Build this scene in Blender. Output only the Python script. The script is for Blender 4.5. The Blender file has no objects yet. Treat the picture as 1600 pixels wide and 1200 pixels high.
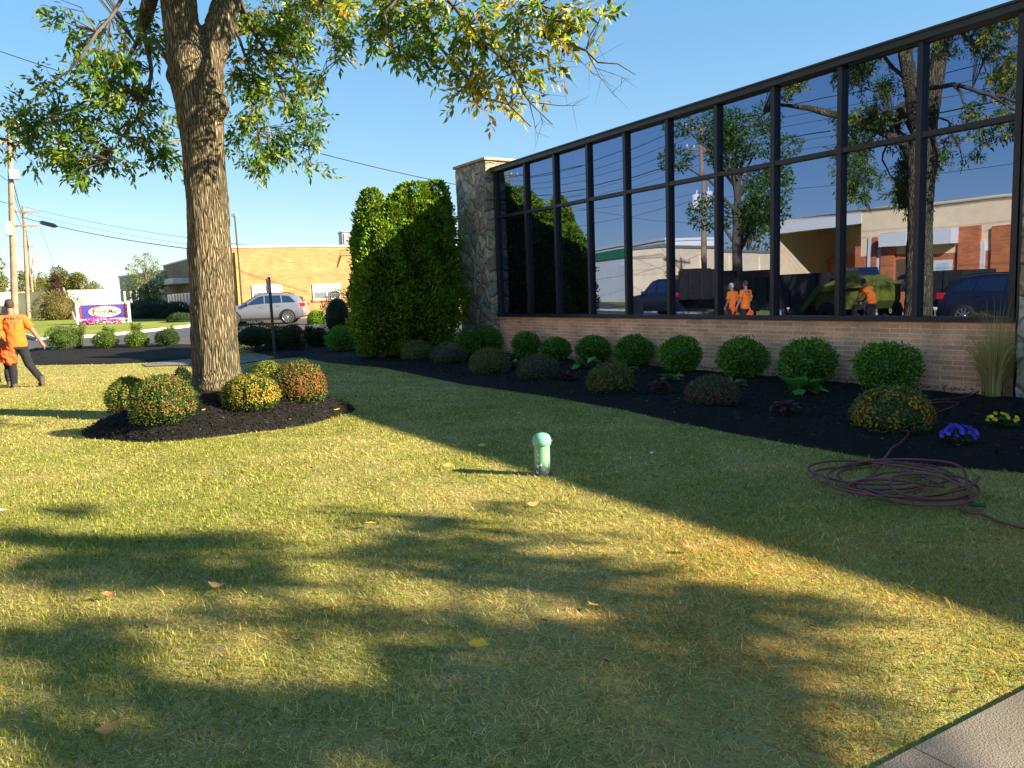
import bpy, bmesh, math, random
import numpy as np
from mathutils import Vector, Matrix, noise as mnoise
from mathutils.geometry import delaunay_2d_cdt
from mathutils.bvhtree import BVHTree

random.seed(7); rng = np.random.default_rng(11)
scene = bpy.context.scene
COL = scene.collection
R = math.radians

# ------------------------------------------------------------------ camera, sky, sun, exposure
PITCH, ROLL, FPX, EYE = 0.113877, -0.0341, 1231.5, 1.55
cam_d = bpy.data.cameras.new('camera'); cam = bpy.data.objects.new('camera', cam_d); COL.objects.link(cam)
cam_d.sensor_width = 36.0; cam_d.lens = FPX / 1600 * 36.0; cam_d.clip_start = 0.05; cam_d.clip_end = 3000
cam.matrix_world = Matrix.Translation((0, 0, EYE)) @ Matrix.Rotation(math.pi / 2 - PITCH, 4, 'X') @ Matrix.Rotation(ROLL, 4, 'Z')
scene.camera = cam

SUN_EL = R(23.6); SUN_AZ = math.atan2(0.945, -0.327)          # azimuth clockwise from +Y
SUN = Vector((math.sin(SUN_AZ) * math.cos(SUN_EL), math.cos(SUN_AZ) * math.cos(SUN_EL), math.sin(SUN_EL)))
world = bpy.data.worlds.new('World'); scene.world = world; world.use_nodes = True
wn = world.node_tree.nodes; wl = world.node_tree.links
sky = wn.new('ShaderNodeTexSky'); sky.sky_type = 'NISHITA'; sky.sun_disc = False
sky.sun_elevation = SUN_EL; sky.sun_rotation = SUN_AZ
sky.air_density = 1.0; sky.dust_density = 0.15; sky.ozone_density = 4.0; sky.altitude = 0
hs = wn.new('ShaderNodeHueSaturation'); hs.inputs['Saturation'].default_value = 1.6
gm = wn.new('ShaderNodeGamma'); gm.inputs[1].default_value = 0.5
wl.new(sky.outputs[0], gm.inputs[0]); wl.new(gm.outputs[0], hs.inputs['Color']); wl.new(hs.outputs[0], wn['Background'].inputs[0])
wn['Background'].inputs[1].default_value = 0.104
sun_d = bpy.data.lights.new('sun', 'SUN'); sun_d.energy = 4.7; sun_d.angle = R(0.55); sun_d.color = (1.0, 0.86, 0.64)
sun_o = bpy.data.objects.new('sun', sun_d); COL.objects.link(sun_o)
sun_o.rotation_euler = SUN.to_track_quat('Z', 'Y').to_euler(); sun_o.location = SUN * 60
vs = scene.view_settings; vs.view_transform = 'Standard'; vs.look = 'None'; vs.exposure = 2.12; vs.gamma = 1.0; vs.use_curve_mapping = False
scene.cycles.max_bounces = 6; scene.cycles.transparent_max_bounces = 8; scene.cycles.diffuse_bounces = 4

# ------------------------------------------------------------------ site geometry: the glazed front stands on the line n.P = PF
TH, PF = 0.555, 10.455
NX, NY = math.cos(TH), math.sin(TH)
def W(u, off, z=0.0):                       # u along the front (growing towards its far end), off metres in front of it
    return Vector((NX * (PF - off) - NY * u, NY * (PF - off) + NX * u, z))
def off_of(x, y): return PF - (x * NX + y * NY)
def ray(px, py):
    x = (px - 800) / FPX; y = -(py - 600) / FPX
    c, s = math.cos(ROLL), math.sin(ROLL); x, y = c * x - s * y, s * x + c * y
    cp, sp = math.cos(PITCH), math.sin(PITCH)
    return Vector((x, cp + y * sp, -sp + y * cp))
RC, RR, RH = (-3.97, 10.62), 1.66, 0.40       # mulch ring round the tree
def gz(x, y):                                # the lot rises very gently beyond the lawn
    return 0.014 * max(0.0, y - 20.0)
def ring_r(x, y):
    a = math.atan2(y - RC[1], x - RC[0])
    return math.hypot(x - RC[0], y - RC[1]) / (RR * (1 + 0.05 * math.sin(3 * a + 1) + 0.03 * math.sin(7 * a)))
def hz(x, y):
    r = ring_r(x, y)
    return gz(x, y) + (RH * (1 - r * r) ** 0.9 if r < 1 else 0.0)
def at_depth(px, py, d):
    v = ray(px, py); return Vector((0, 0, EYE)) + v * (d / v.y)
def pick(px, py):                            # the ground point seen there
    v = ray(px, py); t = 1.0
    while t < 400:
        q = Vector((0, 0, EYE)) + v * t
        if q.z <= hz(q.x, q.y): break
        t += 0.02 if t < 30 else 0.2
    return q
def front_at(px, py, off):                   # point met in the glass at a plane off metres in front of it: (u, z)
    v = ray(px, py); q = Vector((0, 0, EYE)) + v * ((PF + off) / (v.x * NX + v.y * NY))
    return (-q.x * NY + q.y * NX, q.z)
PXM = lambda d: d / FPX                      # metres per photo pixel at depth d

# ------------------------------------------------------------------ small helpers
def vn(x, y, f=1.0, seed=0):
    x = np.asarray(x) * f + seed * 17.3; y = np.asarray(y) * f + seed * 7.9
    xi, yi = np.floor(x), np.floor(y); fx, fy = x - xi, y - yi
    fx = fx * fx * (3 - 2 * fx); fy = fy * fy * (3 - 2 * fy)
    h = lambda a, b: np.modf(np.abs(np.sin(a * 127.1 + b * 311.7) * 43758.5453))[0]
    return (h(xi, yi) * (1 - fx) + h(xi + 1, yi) * fx) * (1 - fy) + (h(xi, yi + 1) * (1 - fx) + h(xi + 1, yi + 1) * fx) * fy
def fbm(x, y, f=1.0, seed=0):
    return 0.5 * vn(x, y, f, seed) + 0.3 * vn(x, y, f * 2.1, seed + 3) + 0.2 * vn(x, y, f * 4.3, seed + 5)

def link(name, me, parent=None, loc=None, rotz=0):
    o = bpy.data.objects.new(name, me); COL.objects.link(o)
    if parent: o.parent = parent
    if loc is not None: o.location = loc
    if rotz: o.rotation_euler = (0, 0, rotz)
    return o
def tag(o, label, cat, group=None):
    o['label'] = label; o['category'] = cat
    if group: o['group'] = group
    return o
def thing(name, label, cat, loc=(0, 0, 0), rotz=0, group=None):
    return tag(link(name, None, None, loc, rotz), label, cat, group)
def struct(o): o['kind'] = 'structure'; return o
def stuff(o): o['kind'] = 'stuff'; return o
def dup(root, loc, rotz=0, label=None, scale=None):
    r = root.copy(); COL.objects.link(r); r.location = loc; r.rotation_euler = (0, 0, rotz)
    if label: r['label'] = label
    if scale: r.scale = scale
    for ch in list(root.children):
        c = ch.copy(); COL.objects.link(c); c.parent = r
        for g in ch.children:
            d = g.copy(); COL.objects.link(d); d.parent = c
    return r

class MB:
    """boxes, tubes, lathes and prisms gathered into one mesh"""
    def __init__(s): s.v = []; s.f = []; s.m = []; s.sm = []
    def add(s, v, f, m=0, smooth=False):
        b = len(s.v); s.v += [tuple(p) for p in v]; s.f += [tuple(i + b for i in q) for q in f]
        s.m += [m] * len(f); s.sm += [smooth] * len(f); return s
    def box(s, a, b, m=0, M=None):
        (x0, y0, z0), (x1, y1, z1) = a, b
        v = [Vector(p) for p in ((x0, y0, z0), (x1, y0, z0), (x1, y1, z0), (x0, y1, z0), (x0, y0, z1), (x1, y0, z1), (x1, y1, z1), (x0, y1, z1))]
        if M: v = [M @ p for p in v]
        return s.add(v, [(0, 3, 2, 1), (4, 5, 6, 7), (0, 1, 5, 4), (1, 2, 6, 5), (2, 3, 7, 6), (3, 0, 4, 7)], m)
    def tube(s, pts, rad, n=8, m=0, smooth=True, cap=True):
        pts = [Vector(p) for p in pts]; rad = [rad] * len(pts) if isinstance(rad, (int, float)) else rad
        v = []; f = []; prev = None
        for i, p in enumerate(pts):
            t = (pts[min(i + 1, len(pts) - 1)] - pts[max(i - 1, 0)]).normalized()
            if prev is None:
                a = Vector((0, 0, 1)) if abs(t.z) < 0.9 else Vector((1, 0, 0)); x = t.cross(a).normalized()
            else: x = (prev - t * prev.dot(t)).normalized()
            prev = x; y = t.cross(x)
            for k in range(n):
                a = 2 * math.pi * k / n; v.append(p + (x * math.cos(a) + y * math.sin(a)) * rad[i])
        for i in range(len(pts) - 1):
            for k in range(n):
                k2 = (k + 1) % n; f.append((i * n + k, i * n + k2, (i + 1) * n + k2, (i + 1) * n + k))
        s.add(v, f, m, smooth)
        if cap:
            s.add(v[:n][::-1], [tuple(range(n))], m); s.add(v[-n:], [tuple(range(n))], m)
        return s
    def lathe(s, prof, n=24, c=(0, 0, 0), m=0, M=None):
        v = []; f = []
        for r, z in prof:
            for k in range(n):
                a = 2 * math.pi * k / n; p = Vector((r * math.cos(a), r * math.sin(a), z)); p = M @ p if M else p
                v.append(p + Vector(c))
        for i in range(len(prof) - 1):
            for k in range(n):
                k2 = (k + 1) % n; f.append((i * n + k, i * n + k2, (i + 1) * n + k2, (i + 1) * n + k))
        return s.add(v, f, m, True)
    def prism(s, poly, z0, z1, m=0, M=None):     # polygon in xy, counter-clockwise
        n = len(poly); v = [Vector((p[0], p[1], z0)) for p in poly] + [Vector((p[0], p[1], z1)) for p in poly]
        if M: v = [M @ p for p in v]
        return s.add(v, [tuple(range(n))[::-1], tuple(range(n, 2 * n))] + [(i, (i + 1) % n, (i + 1) % n + n, i + n) for i in range(n)], m)
    def build(s, name, mats, parent=None, loc=None, rotz=0, bevel=0):
        me = bpy.data.meshes.new(name); me.from_pydata(s.v, [], s.f)
        for m in (mats if isinstance(mats, (list, tuple)) else [mats]): me.materials.append(m)
        me.polygons.foreach_set('material_index', s.m); me.polygons.foreach_set('use_smooth', s.sm); me.update()
        o = link(name, me, parent, loc, rotz)
        if bevel:
            b = o.modifiers.new('bevel', 'BEVEL'); b.width = bevel; b.segments = 2; b.limit_method = 'ANGLE'
        return o
XZ = Matrix(((1, 0, 0, 0), (0, 0, -1, 0), (0, 1, 0, 0), (0, 0, 0, 1)))    # polygon drawn in x,z; extrusion runs along -y

def mesh_np(name, V, F, mat, col=None, smooth=False):
    V = np.asarray(V, np.float32); F = np.asarray(F, np.int32); k = F.shape[1]
    me = bpy.data.meshes.new(name); me.vertices.add(len(V)); me.vertices.foreach_set('co', V.ravel())
    me.loops.add(F.size); me.loops.foreach_set('vertex_index', F.ravel())
    me.polygons.add(len(F)); me.polygons.foreach_set('loop_start', np.arange(0, F.size, k, dtype=np.int32))
    if smooth: me.polygons.foreach_set('use_smooth', np.ones(len(F), bool))
    if col is not None:
        a = me.color_attributes.new('Col', 'FLOAT_COLOR', 'POINT')
        c = np.ones((len(V), 4), np.float32); c[:, :3] = col; a.data.foreach_set('color', c.ravel())
    me.materials.append(mat); me.update(calc_edges=True); me.validate()
    return me
def unit(a): return a / (np.linalg.norm(a, axis=1, keepdims=True) + 1e-9)
def leaves(P, Dr, N, L, Wd, col, fold=0.25, mid=0.42):
    """P base points, Dr directions, N rough normals -> diamond leaves folded along the midrib (4 verts, 2 tris)"""
    n = len(P); Dr = unit(Dr); S = unit(np.cross(Dr, N)); U = np.cross(S, Dr)
    L = np.broadcast_to(np.asarray(L, float).reshape(-1, 1), (n, 1)); Wd = np.broadcast_to(np.asarray(Wd, float).reshape(-1, 1), (n, 1))
    V = np.empty((n, 4, 3)); m = P + Dr * L * mid + U * Wd * fold
    V[:, 0] = P; V[:, 1] = m - S * Wd * .5; V[:, 2] = m + S * Wd * .5; V[:, 3] = P + Dr * L
    i = np.arange(n)[:, None] * 4
    F = np.concatenate([i + np.array([[0, 2, 3]]), i + np.array([[0, 3, 1]])])
    return V.reshape(-1, 3), F, np.repeat(col, 4, axis=0)
def join_np(parts):
    V = []; F = []; C = []; b = 0
    for v, f, c in parts: V.append(v); F.append(f + b); C.append(c); b += len(v)
    return np.concatenate(V), np.concatenate(F), np.concatenate(C)
def rnd_dirs(n):
    return unit(rng.normal(size=(n, 3)))
def pal(n, cols, wts, jit=0.18):
    cols = np.array(cols); wts = np.array(wts, float); wts /= wts.sum()
    c = cols[rng.choice(len(cols), n, p=wts)]
    return c * (1 + jit * rng.normal(size=(n, 1))).clip(.5, 1.6)

# ------------------------------------------------------------------ materials
def new_mat(name):
    m = bpy.data.materials.new(name); m.use_nodes = True
    return m, m.node_tree.nodes, m.node_tree.links, m.node_tree.nodes['Principled BSDF']
def node(N, t, **kw):
    n = N.new(t)
    for k, v in kw.items():
        if k in n.inputs: n.inputs[k].default_value = v
        else: setattr(n, k, v)
    return n
def ramp(N, stops):
    r = N.new('ShaderNodeValToRGB'); e = r.color_ramp.elements
    while len(e) < len(stops): e.new(0.5)
    for i, (p, c) in enumerate(stops): e[i].position = p; e[i].color = (*c, 1) if len(c) == 3 else c
    return r
def plain(name, col, rough=0.6, metal=0.0, var=0.12, scale=8.0, bump=0.0, coat=0.0):
    m, N, Lk, b = new_mat(name)
    tc = N.new('ShaderNodeTexCoord'); no = node(N, 'ShaderNodeTexNoise', Scale=scale, Detail=5.0)
    Lk.new(tc.outputs['Object'], no.inputs['Vector'])
    lo = tuple(c * (1 - var) for c in col); hi = tuple(min(1, c * (1 + var)) for c in col)
    r = ramp(N, [(.3, lo), (.7, hi)]); Lk.new(no.outputs[0], r.inputs[0]); Lk.new(r.outputs[0], b.inputs['Base Color'])
    b.inputs['Roughness'].default_value = rough; b.inputs['Metallic'].default_value = metal; b.inputs['Coat Weight'].default_value = coat
    if bump:
        bp = node(N, 'ShaderNodeBump', Strength=bump, Distance=0.02); Lk.new(no.outputs[0], bp.inputs['Height']); Lk.new(bp.outputs[0], b.inputs['Normal'])
    return m
def leaf_mat(name, trans=0.35, rough=0.5, spec=0.4):
    m, N, Lk, b = new_mat(name)
    a = node(N, 'ShaderNodeAttribute', attribute_name='Col')
    Lk.new(a.outputs['Color'], b.inputs['Base Color']); b.inputs['Roughness'].default_value = rough; b.inputs['Specular IOR Level'].default_value = spec
    if trans:
        t = N.new('ShaderNodeBsdfTranslucent'); g = node(N, 'ShaderNodeMixRGB', blend_type='MULTIPLY'); g.inputs[0].default_value = 1; g.inputs[2].default_value = (1.5, 1.5, .7, 1)
        Lk.new(a.outputs['Color'], g.inputs[1]); Lk.new(g.outputs[0], t.inputs[0])
        mx = N.new('ShaderNodeMixShader'); mx.inputs[0].default_value = trans
        Lk.new(b.outputs[0], mx.inputs[1]); Lk.new(t.outputs[0], mx.inputs[2]); Lk.new(mx.outputs[0], N['Material Output'].inputs[0])
    return m
def brick_mat(name, c1, c2, mortar, bw=.3, bh=.066, ms=.006, var=.5, bump=.35):
    m, N, Lk, b = new_mat(name)
    tc = N.new('ShaderNodeTexCoord'); sp = N.new('ShaderNodeSeparateXYZ'); Lk.new(tc.outputs['Object'], sp.inputs[0])
    ad = node(N, 'ShaderNodeMath', operation='ADD'); Lk.new(sp.outputs[0], ad.inputs[0]); Lk.new(sp.outputs[1], ad.inputs[1])
    cb = N.new('ShaderNodeCombineXYZ'); Lk.new(ad.outputs[0], cb.inputs[0]); Lk.new(sp.outputs[2], cb.inputs[1])
    t = N.new('ShaderNodeTexBrick'); Lk.new(cb.outputs[0], t.inputs['Vector']); t.offset = .5
    t.inputs['Scale'].default_value = 1; t.inputs['Brick Width'].default_value = bw; t.inputs['Row Height'].default_value = bh
    t.inputs['Mortar Size'].default_value = ms; t.inputs['Mortar Smooth'].default_value = .2; t.inputs['Bias'].default_value = 0
    t.inputs['Color1'].default_value = (*c1, 1); t.inputs['Color2'].default_value = (*c2, 1); t.inputs['Mortar'].default_value = (*mortar, 1)
    no = node(N, 'ShaderNodeTexNoise', Scale=1.7, Detail=6.0); Lk.new(tc.outputs['Object'], no.inputs['Vector'])
    no2 = node(N, 'ShaderNodeTexNoise', Scale=30.0, Detail=3.0); Lk.new(tc.outputs['Object'], no2.inputs['Vector'])
    mm = node(N, 'ShaderNodeMath', operation='MULTIPLY_ADD'); mm.inputs[1].default_value = .5; Lk.new(no2.outputs[0], mm.inputs[0]); Lk.new(no.outputs[0], mm.inputs[2])
    r = ramp(N, [(.35, (1 - var * .6,) * 3), (1.0, (1 + var * .6,) * 3)]); Lk.new(mm.outputs[0], r.inputs[0])
    mx = node(N, 'ShaderNodeMixRGB', blend_type='MULTIPLY'); mx.inputs[0].default_value = 1; Lk.new(t.outputs[0], mx.inputs[1]); Lk.new(r.outputs[0], mx.inputs[2])
    Lk.new(mx.outputs[0], b.inputs['Base Color']); b.inputs['Roughness'].default_value = .85
    bp = node(N, 'ShaderNodeBump', Strength=bump, Distance=.01, invert=True); Lk.new(t.outputs['Fac'], bp.inputs['Height']); Lk.new(bp.outputs[0], b.inputs['Normal'])
    return m
def stone_mat(name, sc=4.2, zs=.8, c=((.26, .22, .16), (.46, .39, .27), (.33, .30, .25), (.52, .45, .34), (.38, .27, .17)), mortar=(.10, .085, .07), edge=.035):
    m, N, Lk, b = new_mat(name)
    tc = N.new('ShaderNodeTexCoord'); mp = N.new('ShaderNodeMapping'); mp.inputs['Scale'].default_value = (1, .35, zs)
    no0 = node(N, 'ShaderNodeTexNoise', Scale=3.0, Detail=2.0); Lk.new(tc.outputs['Object'], no0.inputs['Vector'])
    wa = node(N, 'ShaderNodeMixRGB', blend_type='ADD'); wa.inputs[0].default_value = .16; Lk.new(tc.outputs['Object'], wa.inputs[1]); Lk.new(no0.outputs[1], wa.inputs[2])
    Lk.new(wa.outputs[0], mp.inputs[0])
    v = node(N, 'ShaderNodeTexVoronoi', Scale=sc); v2 = node(N, 'ShaderNodeTexVoronoi', Scale=sc, feature='DISTANCE_TO_EDGE')
    Lk.new(mp.outputs[0], v.inputs['Vector']); Lk.new(mp.outputs[0], v2.inputs['Vector'])
    sp = N.new('ShaderNodeSeparateColor'); Lk.new(v.outputs['Color'], sp.inputs[0])
    r = ramp(N, [(i / len(c), k) for i, k in enumerate(c)]); r.color_ramp.interpolation = 'CONSTANT'; Lk.new(sp.outputs[0], r.inputs[0])
    no = node(N, 'ShaderNodeTexNoise', Scale=14.0, Detail=8.0); Lk.new(tc.outputs['Object'], no.inputs['Vector'])
    r3 = ramp(N, [(.3, (.6, .6, .6)), (.75, (1.35, 1.33, 1.3))]); Lk.new(no.outputs[0], r3.inputs[0])
    mu = node(N, 'ShaderNodeMixRGB', blend_type='MULTIPLY'); mu.inputs[0].default_value = 1; Lk.new(r.outputs[0], mu.inputs[1]); Lk.new(r3.outputs[0], mu.inputs[2])
    r2 = ramp(N, [(0.0, (0, 0, 0)), (edge, (1, 1, 1))]); Lk.new(v2.outputs['Distance'], r2.inputs[0])
    mx = N.new('ShaderNodeMixRGB'); Lk.new(r2.outputs[0], mx.inputs[0]); mx.inputs[1].default_value = (*mortar, 1); Lk.new(mu.outputs[0], mx.inputs[2])
    Lk.new(mx.outputs[0], b.inputs['Base Color']); b.inputs['Roughness'].default_value = .9
    rb = ramp(N, [(0.0, (0, 0, 0)), (edge * 4, (1, 1, 1))]); Lk.new(v2.outputs['Distance'], rb.inputs[0])
    ad = node(N, 'ShaderNodeMath', operation='MULTIPLY_ADD'); ad.inputs[1].default_value = .5; Lk.new(no.outputs[0], ad.inputs[0]); Lk.new(rb.outputs[0], ad.inputs[2])
    bp = node(N, 'ShaderNodeBump', Strength=.8, Distance=.05); Lk.new(ad.outputs[0], bp.inputs['Height']); Lk.new(bp.outputs[0], b.inputs['Normal'])
    return m
def bark_mat(name, dark=(.035, .027, .019), light=(.27, .22, .145), sc=20.0):
    m, N, Lk, b = new_mat(name)
    tc = N.new('ShaderNodeTexCoord'); mp = N.new('ShaderNodeMapping'); mp.inputs['Scale'].default_value = (1, 1, .09); Lk.new(tc.outputs['Object'], mp.inputs[0])
    n0 = node(N, 'ShaderNodeTexNoise', Scale=5.0, Detail=3.0); Lk.new(mp.outputs[0], n0.inputs['Vector'])
    wa = node(N, 'ShaderNodeMixRGB', blend_type='ADD'); wa.inputs[0].default_value = .12; Lk.new(mp.outputs[0], wa.inputs[1]); Lk.new(n0.outputs[1], wa.inputs[2])
    v = node(N, 'ShaderNodeTexVoronoi', Scale=sc * 2.0, feature='DISTANCE_TO_EDGE'); Lk.new(wa.outputs[0], v.inputs['Vector'])
    n1 = node(N, 'ShaderNodeTexNoise', Scale=40.0, Detail=6.0); Lk.new(tc.outputs['Object'], n1.inputs['Vector'])
    h = node(N, 'ShaderNodeMath', operation='MULTIPLY_ADD'); h.inputs[1].default_value = .22; Lk.new(n1.outputs[0], h.inputs[0])
    rr = ramp(N, [(0, (0, 0, 0)), (.32, (1, 1, 1))]); Lk.new(v.outputs['Distance'], rr.inputs[0]); Lk.new(rr.outputs[0], h.inputs[2])
    r = ramp(N, [(.08, dark), (.45, tuple((a + c) / 2 for a, c in zip(dark, light))), (1.0, light)]); Lk.new(h.outputs[0], r.inputs[0])
    n2 = node(N, 'ShaderNodeTexNoise', Scale=2.5, Detail=4.0); Lk.new(tc.outputs['Object'], n2.inputs['Vector'])
    r2 = ramp(N, [(.35, (.75, .78, .7)), (.7, (1.2, 1.15, 1.0))]); Lk.new(n2.outputs[0], r2.inputs[0])
    mu = node(N, 'ShaderNodeMixRGB', blend_type='MULTIPLY'); mu.inputs[0].default_value = 1; Lk.new(r.outputs[0], mu.inputs[1]); Lk.new(r2.outputs[0], mu.inputs[2])
    Lk.new(mu.outputs[0], b.inputs['Base Color']); b.inputs['Roughness'].default_value = .95; b.inputs['Specular IOR Level'].default_value = .15
    bp = node(N, 'ShaderNodeBump', Strength=1.0, Distance=.035); Lk.new(h.outputs[0], bp.inputs['Height']); Lk.new(bp.outputs[0], b.inputs['Normal'])
    return m
def glass_mat(name, tint=(.16, .20, .315), wob=0.0):
    m, N, Lk, b = new_mat(name); N.remove(b)
    g = N.new('ShaderNodeBsdfGlossy'); g.inputs['Color'].default_value = (*tint, 1); g.inputs['Roughness'].default_value = 0.0
    d = N.new('ShaderNodeBsdfDiffuse'); d.inputs[0].default_value = (.004, .004, .005, 1)
    mx = N.new('ShaderNodeAddShader'); Lk.new(g.outputs[0], mx.inputs[0]); Lk.new(d.outputs[0], mx.inputs[1]); Lk.new(mx.outputs[0], N['Material Output'].inputs[0])
    if wob:
        tc = N.new('ShaderNodeTexCoord'); no = node(N, 'ShaderNodeTexNoise', Scale=1.1, Detail=1.0); Lk.new(tc.outputs['Object'], no.inputs['Vector'])
        bp = node(N, 'ShaderNodeBump', Strength=wob, Distance=.02); Lk.new(no.outputs[0], bp.inputs['Height']); Lk.new(bp.outputs[0], g.inputs['Normal'])
    return m
def ground_mat(name, stops, sc=3.0, rough=.95, fine=60.0, bump=.3):
    m, N, Lk, b = new_mat(name)
    tc = N.new('ShaderNodeTexCoord'); a = node(N, 'ShaderNodeTexNoise', Scale=sc, Detail=6.0, Roughness=.6); f = node(N, 'ShaderNodeTexNoise', Scale=fine, Detail=4.0)
    Lk.new(tc.outputs['Object'], a.inputs['Vector']); Lk.new(tc.outputs['Object'], f.inputs['Vector'])
    ad = node(N, 'ShaderNodeMath', operation='MULTIPLY_ADD'); ad.inputs[1].default_value = .5; Lk.new(f.outputs[0], ad.inputs[0]); Lk.new(a.outputs[0], ad.inputs[2])
    su = node(N, 'ShaderNodeMath', operation='SUBTRACT'); su.inputs[1].default_value = .25; Lk.new(ad.outputs[0], su.inputs[0])
    r = ramp(N, stops); Lk.new(su.outputs[0], r.inputs[0]); Lk.new(r.outputs[0], b.inputs['Base Color']); b.inputs['Roughness'].default_value = rough
    b.inputs['Specular IOR Level'].default_value = .2
    bp = node(N, 'ShaderNodeBump', Strength=bump, Distance=.02); Lk.new(f.outputs[0], bp.inputs['Height']); Lk.new(bp.outputs[0], b.inputs['Normal'])
    return m

M = {}
M['lawn'] = ground_mat('lawn_soil', [(.25, (.16, .17, .04)), (.5, (.28, .25, .08)), (.75, (.38, .29, .12))], 2.2, 1.0, 90, .6)
M['far_lawn'] = ground_mat('far_turf', [(.25, (.11, .16, .016)), (.5, (.18, .215, .03)), (.75, (.28, .27, .06))], .6, 1.0, 25, .6)
M['asphalt'] = ground_mat('asphalt', [(.3, (.050, .050, .055)), (.7, (.095, .094, .10))], .8, .9, 80, .3)
M['concrete'] = ground_mat('concrete', [(.3, (.115, .096, .074)), (.5, (.175, .15, .118)), (.72, (.225, .195, .155))], 1.2, .9, 160, .4)
M['mulch'] = ground_mat('mulch', [(.3, (.004, .0038, .0036)), (.6, (.010, .009, .008)), (.8, (.026, .022, .019))], 14, .9, 70, 1.0)
M['kerb'] = plain('kerb_concrete', (.45, .42, .37), .9, var=.2, scale=3)
M['grass'] = leaf_mat('grass_blade', .36, .6, .3)
M['leaf'] = leaf_mat('leaf', .42, .45, .4)
M['bush'] = leaf_mat('bush_leaf', .25, .55, .18)
M['box'] = leaf_mat('boxwood_leaf', .2, .38, .5)
M['petal'] = leaf_mat('petal', .2, .6, .2)
M['thuja'] = leaf_mat('thuja_spray', .22, .7, .2)
M['chip'] = leaf_mat('wood_chip', 0, .9, .2)
M['bark'] = bark_mat('ash_bark'); M['bark_far'] = plain('far_bark', (.09, .07, .05), .95, var=.3, bump=.4)
M['twig'] = plain('twig', (.045, .034, .024), .9)
M['brick'] = brick_mat('tan_roman_brick', (.88, .43, .245), (.64, .30, .165), (.84, .59, .43), .30, .068, .007, .8)
M['yellow_brick'] = brick_mat('yellow_brick', (.40, .205, .075), (.31, .15, .052), (.38, .24, .12), .42, .10, .008, .45, .2)
M['shaded_yellow_brick'] = brick_mat('shaded_yellow_brick', (.26, .15, .09), (.20, .115, .07), (.22, .16, .11), .42, .10, .008, .4, .2)  # the yellow brick again, with the wing's shade put into a browner colour
M['red_brick'] = brick_mat('red_brick', (.52, .14, .035), (.40, .10, .03), (.34, .18, .10), .26, .085, .008, .5)
M['stone'] = stone_mat('field_stone'); M['stone_block'] = stone_mat('stone_block', 3.0, 1.0, edge=.02)
M['frame'] = plain('bronze_frame', (.022, .022, .034), .42, .2, var=.15)
M['fascia'] = plain('bronze_fascia', (.035, .033, .036), .5, .2, var=.25, scale=4)
M['glass'] = glass_mat('mirror_glass', wob=.035)
M['dark_glass'] = glass_mat('dark_glass', (.30, .33, .37)); M['car_glass'] = glass_mat('car_glass', (.22, .25, .28))
M['roof'] = plain('roof_gravel', (.18, .17, .16), .95, var=.3)
M['cap'] = plain('flagstone_cap', (.36, .25, .17), .85, var=.3, scale=5, bump=.4)
M['white'] = plain('white_paint', (.62, .61, .59), .6, var=.05); M['cream'] = plain('cream_stucco', (.80, .60, .36), .9, var=.08, scale=2)
M['white_wall'] = plain('white_wall', (.66, .65, .62), .8, var=.06, scale=1.5); M['grey'] = plain('grey_metal', (.30, .31, .33), .5, .4)
M['green_trim'] = plain('green_trim', (.02, .16, .075), .5); M['black'] = plain('black_paint', (.012, .012, .013), .5)
M['rubber'] = plain('rubber', (.016, .016, .017), .8); M['silver'] = plain('silver_paint', (.24, .25, .285), .3, .5, var=.02, coat=.6)
M['chrome'] = plain('alloy', (.6, .6, .62), .25, .9, var=.04); M['pole'] = plain('weathered_pole', (.24, .17, .115), .95, var=.3, scale=3, bump=.4)
M['wire'] = plain('cable', (.018, .018, .02), .6); M['porcelain'] = plain('pale_fitting', (.55, .56, .58), .5)
M['blue_panel'] = plain('sign_blue', (.040, .026, .22), .45, var=.05); M['red'] = plain('sign_red', (.55, .035, .02), .5)
M['orange'] = plain('sign_orange', (.8, .22, .02), .5); M['ink'] = plain('dark_ink', (.02, .016, .02), .6)
M['shirt'] = plain('orange_cotton', (.55, .115, .008), .9, var=.10, scale=12, bump=.3); M['cloth'] = plain('orange_bag', (.62, .075, .006), .8, var=.15, scale=20, bump=.5)
M['jeans'] = plain('dark_jeans', (.006, .007, .010), .95, var=.3, scale=14, bump=.3); M['boot'] = plain('brown_boot', (.06, .042, .028), .8)
M['skin'] = plain('skin', (.22, .115, .075), .6, var=.08); M['hair'] = plain('dark_hair', (.03, .02, .015), .8); M['grey_hair'] = plain('grey_hair', (.34, .31, .28), .8)
M['navy'] = plain('navy_paint', (.012, .016, .034), .35, .3, var=.05, coat=.5); M['dark_metal'] = plain('dark_steel', (.022, .021, .02), .6, .2, var=.4)
M['lime'] = plain('lime_yellow', (.13, .145, .010), .7, var=.3, scale=3); M['lamp'] = plain('lamp_lens', (.75, .7, .6), .2); M['amber'] = plain('amber_lens', (.85, .2, .02), .3)
M['tail'] = plain('tail_lens', (.5, .015, .015), .25); M['bare_post'] = plain('rusty_steel', (.055, .045, .04), .8, var=.3)
M['mint'] = None
M['hose'] = plain('maroon_hose', (.15, .035, .04), .4, var=.3, scale=6); M['blue_wall'] = plain('blue_wall', (.20, .38, .58), .7)
M['tan_wall'] = plain('tan_wall', (.80, .62, .40), .85, var=.1, scale=.8); M['greytan'] = plain('grey_wall', (.36, .33, .29), .85)
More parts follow.
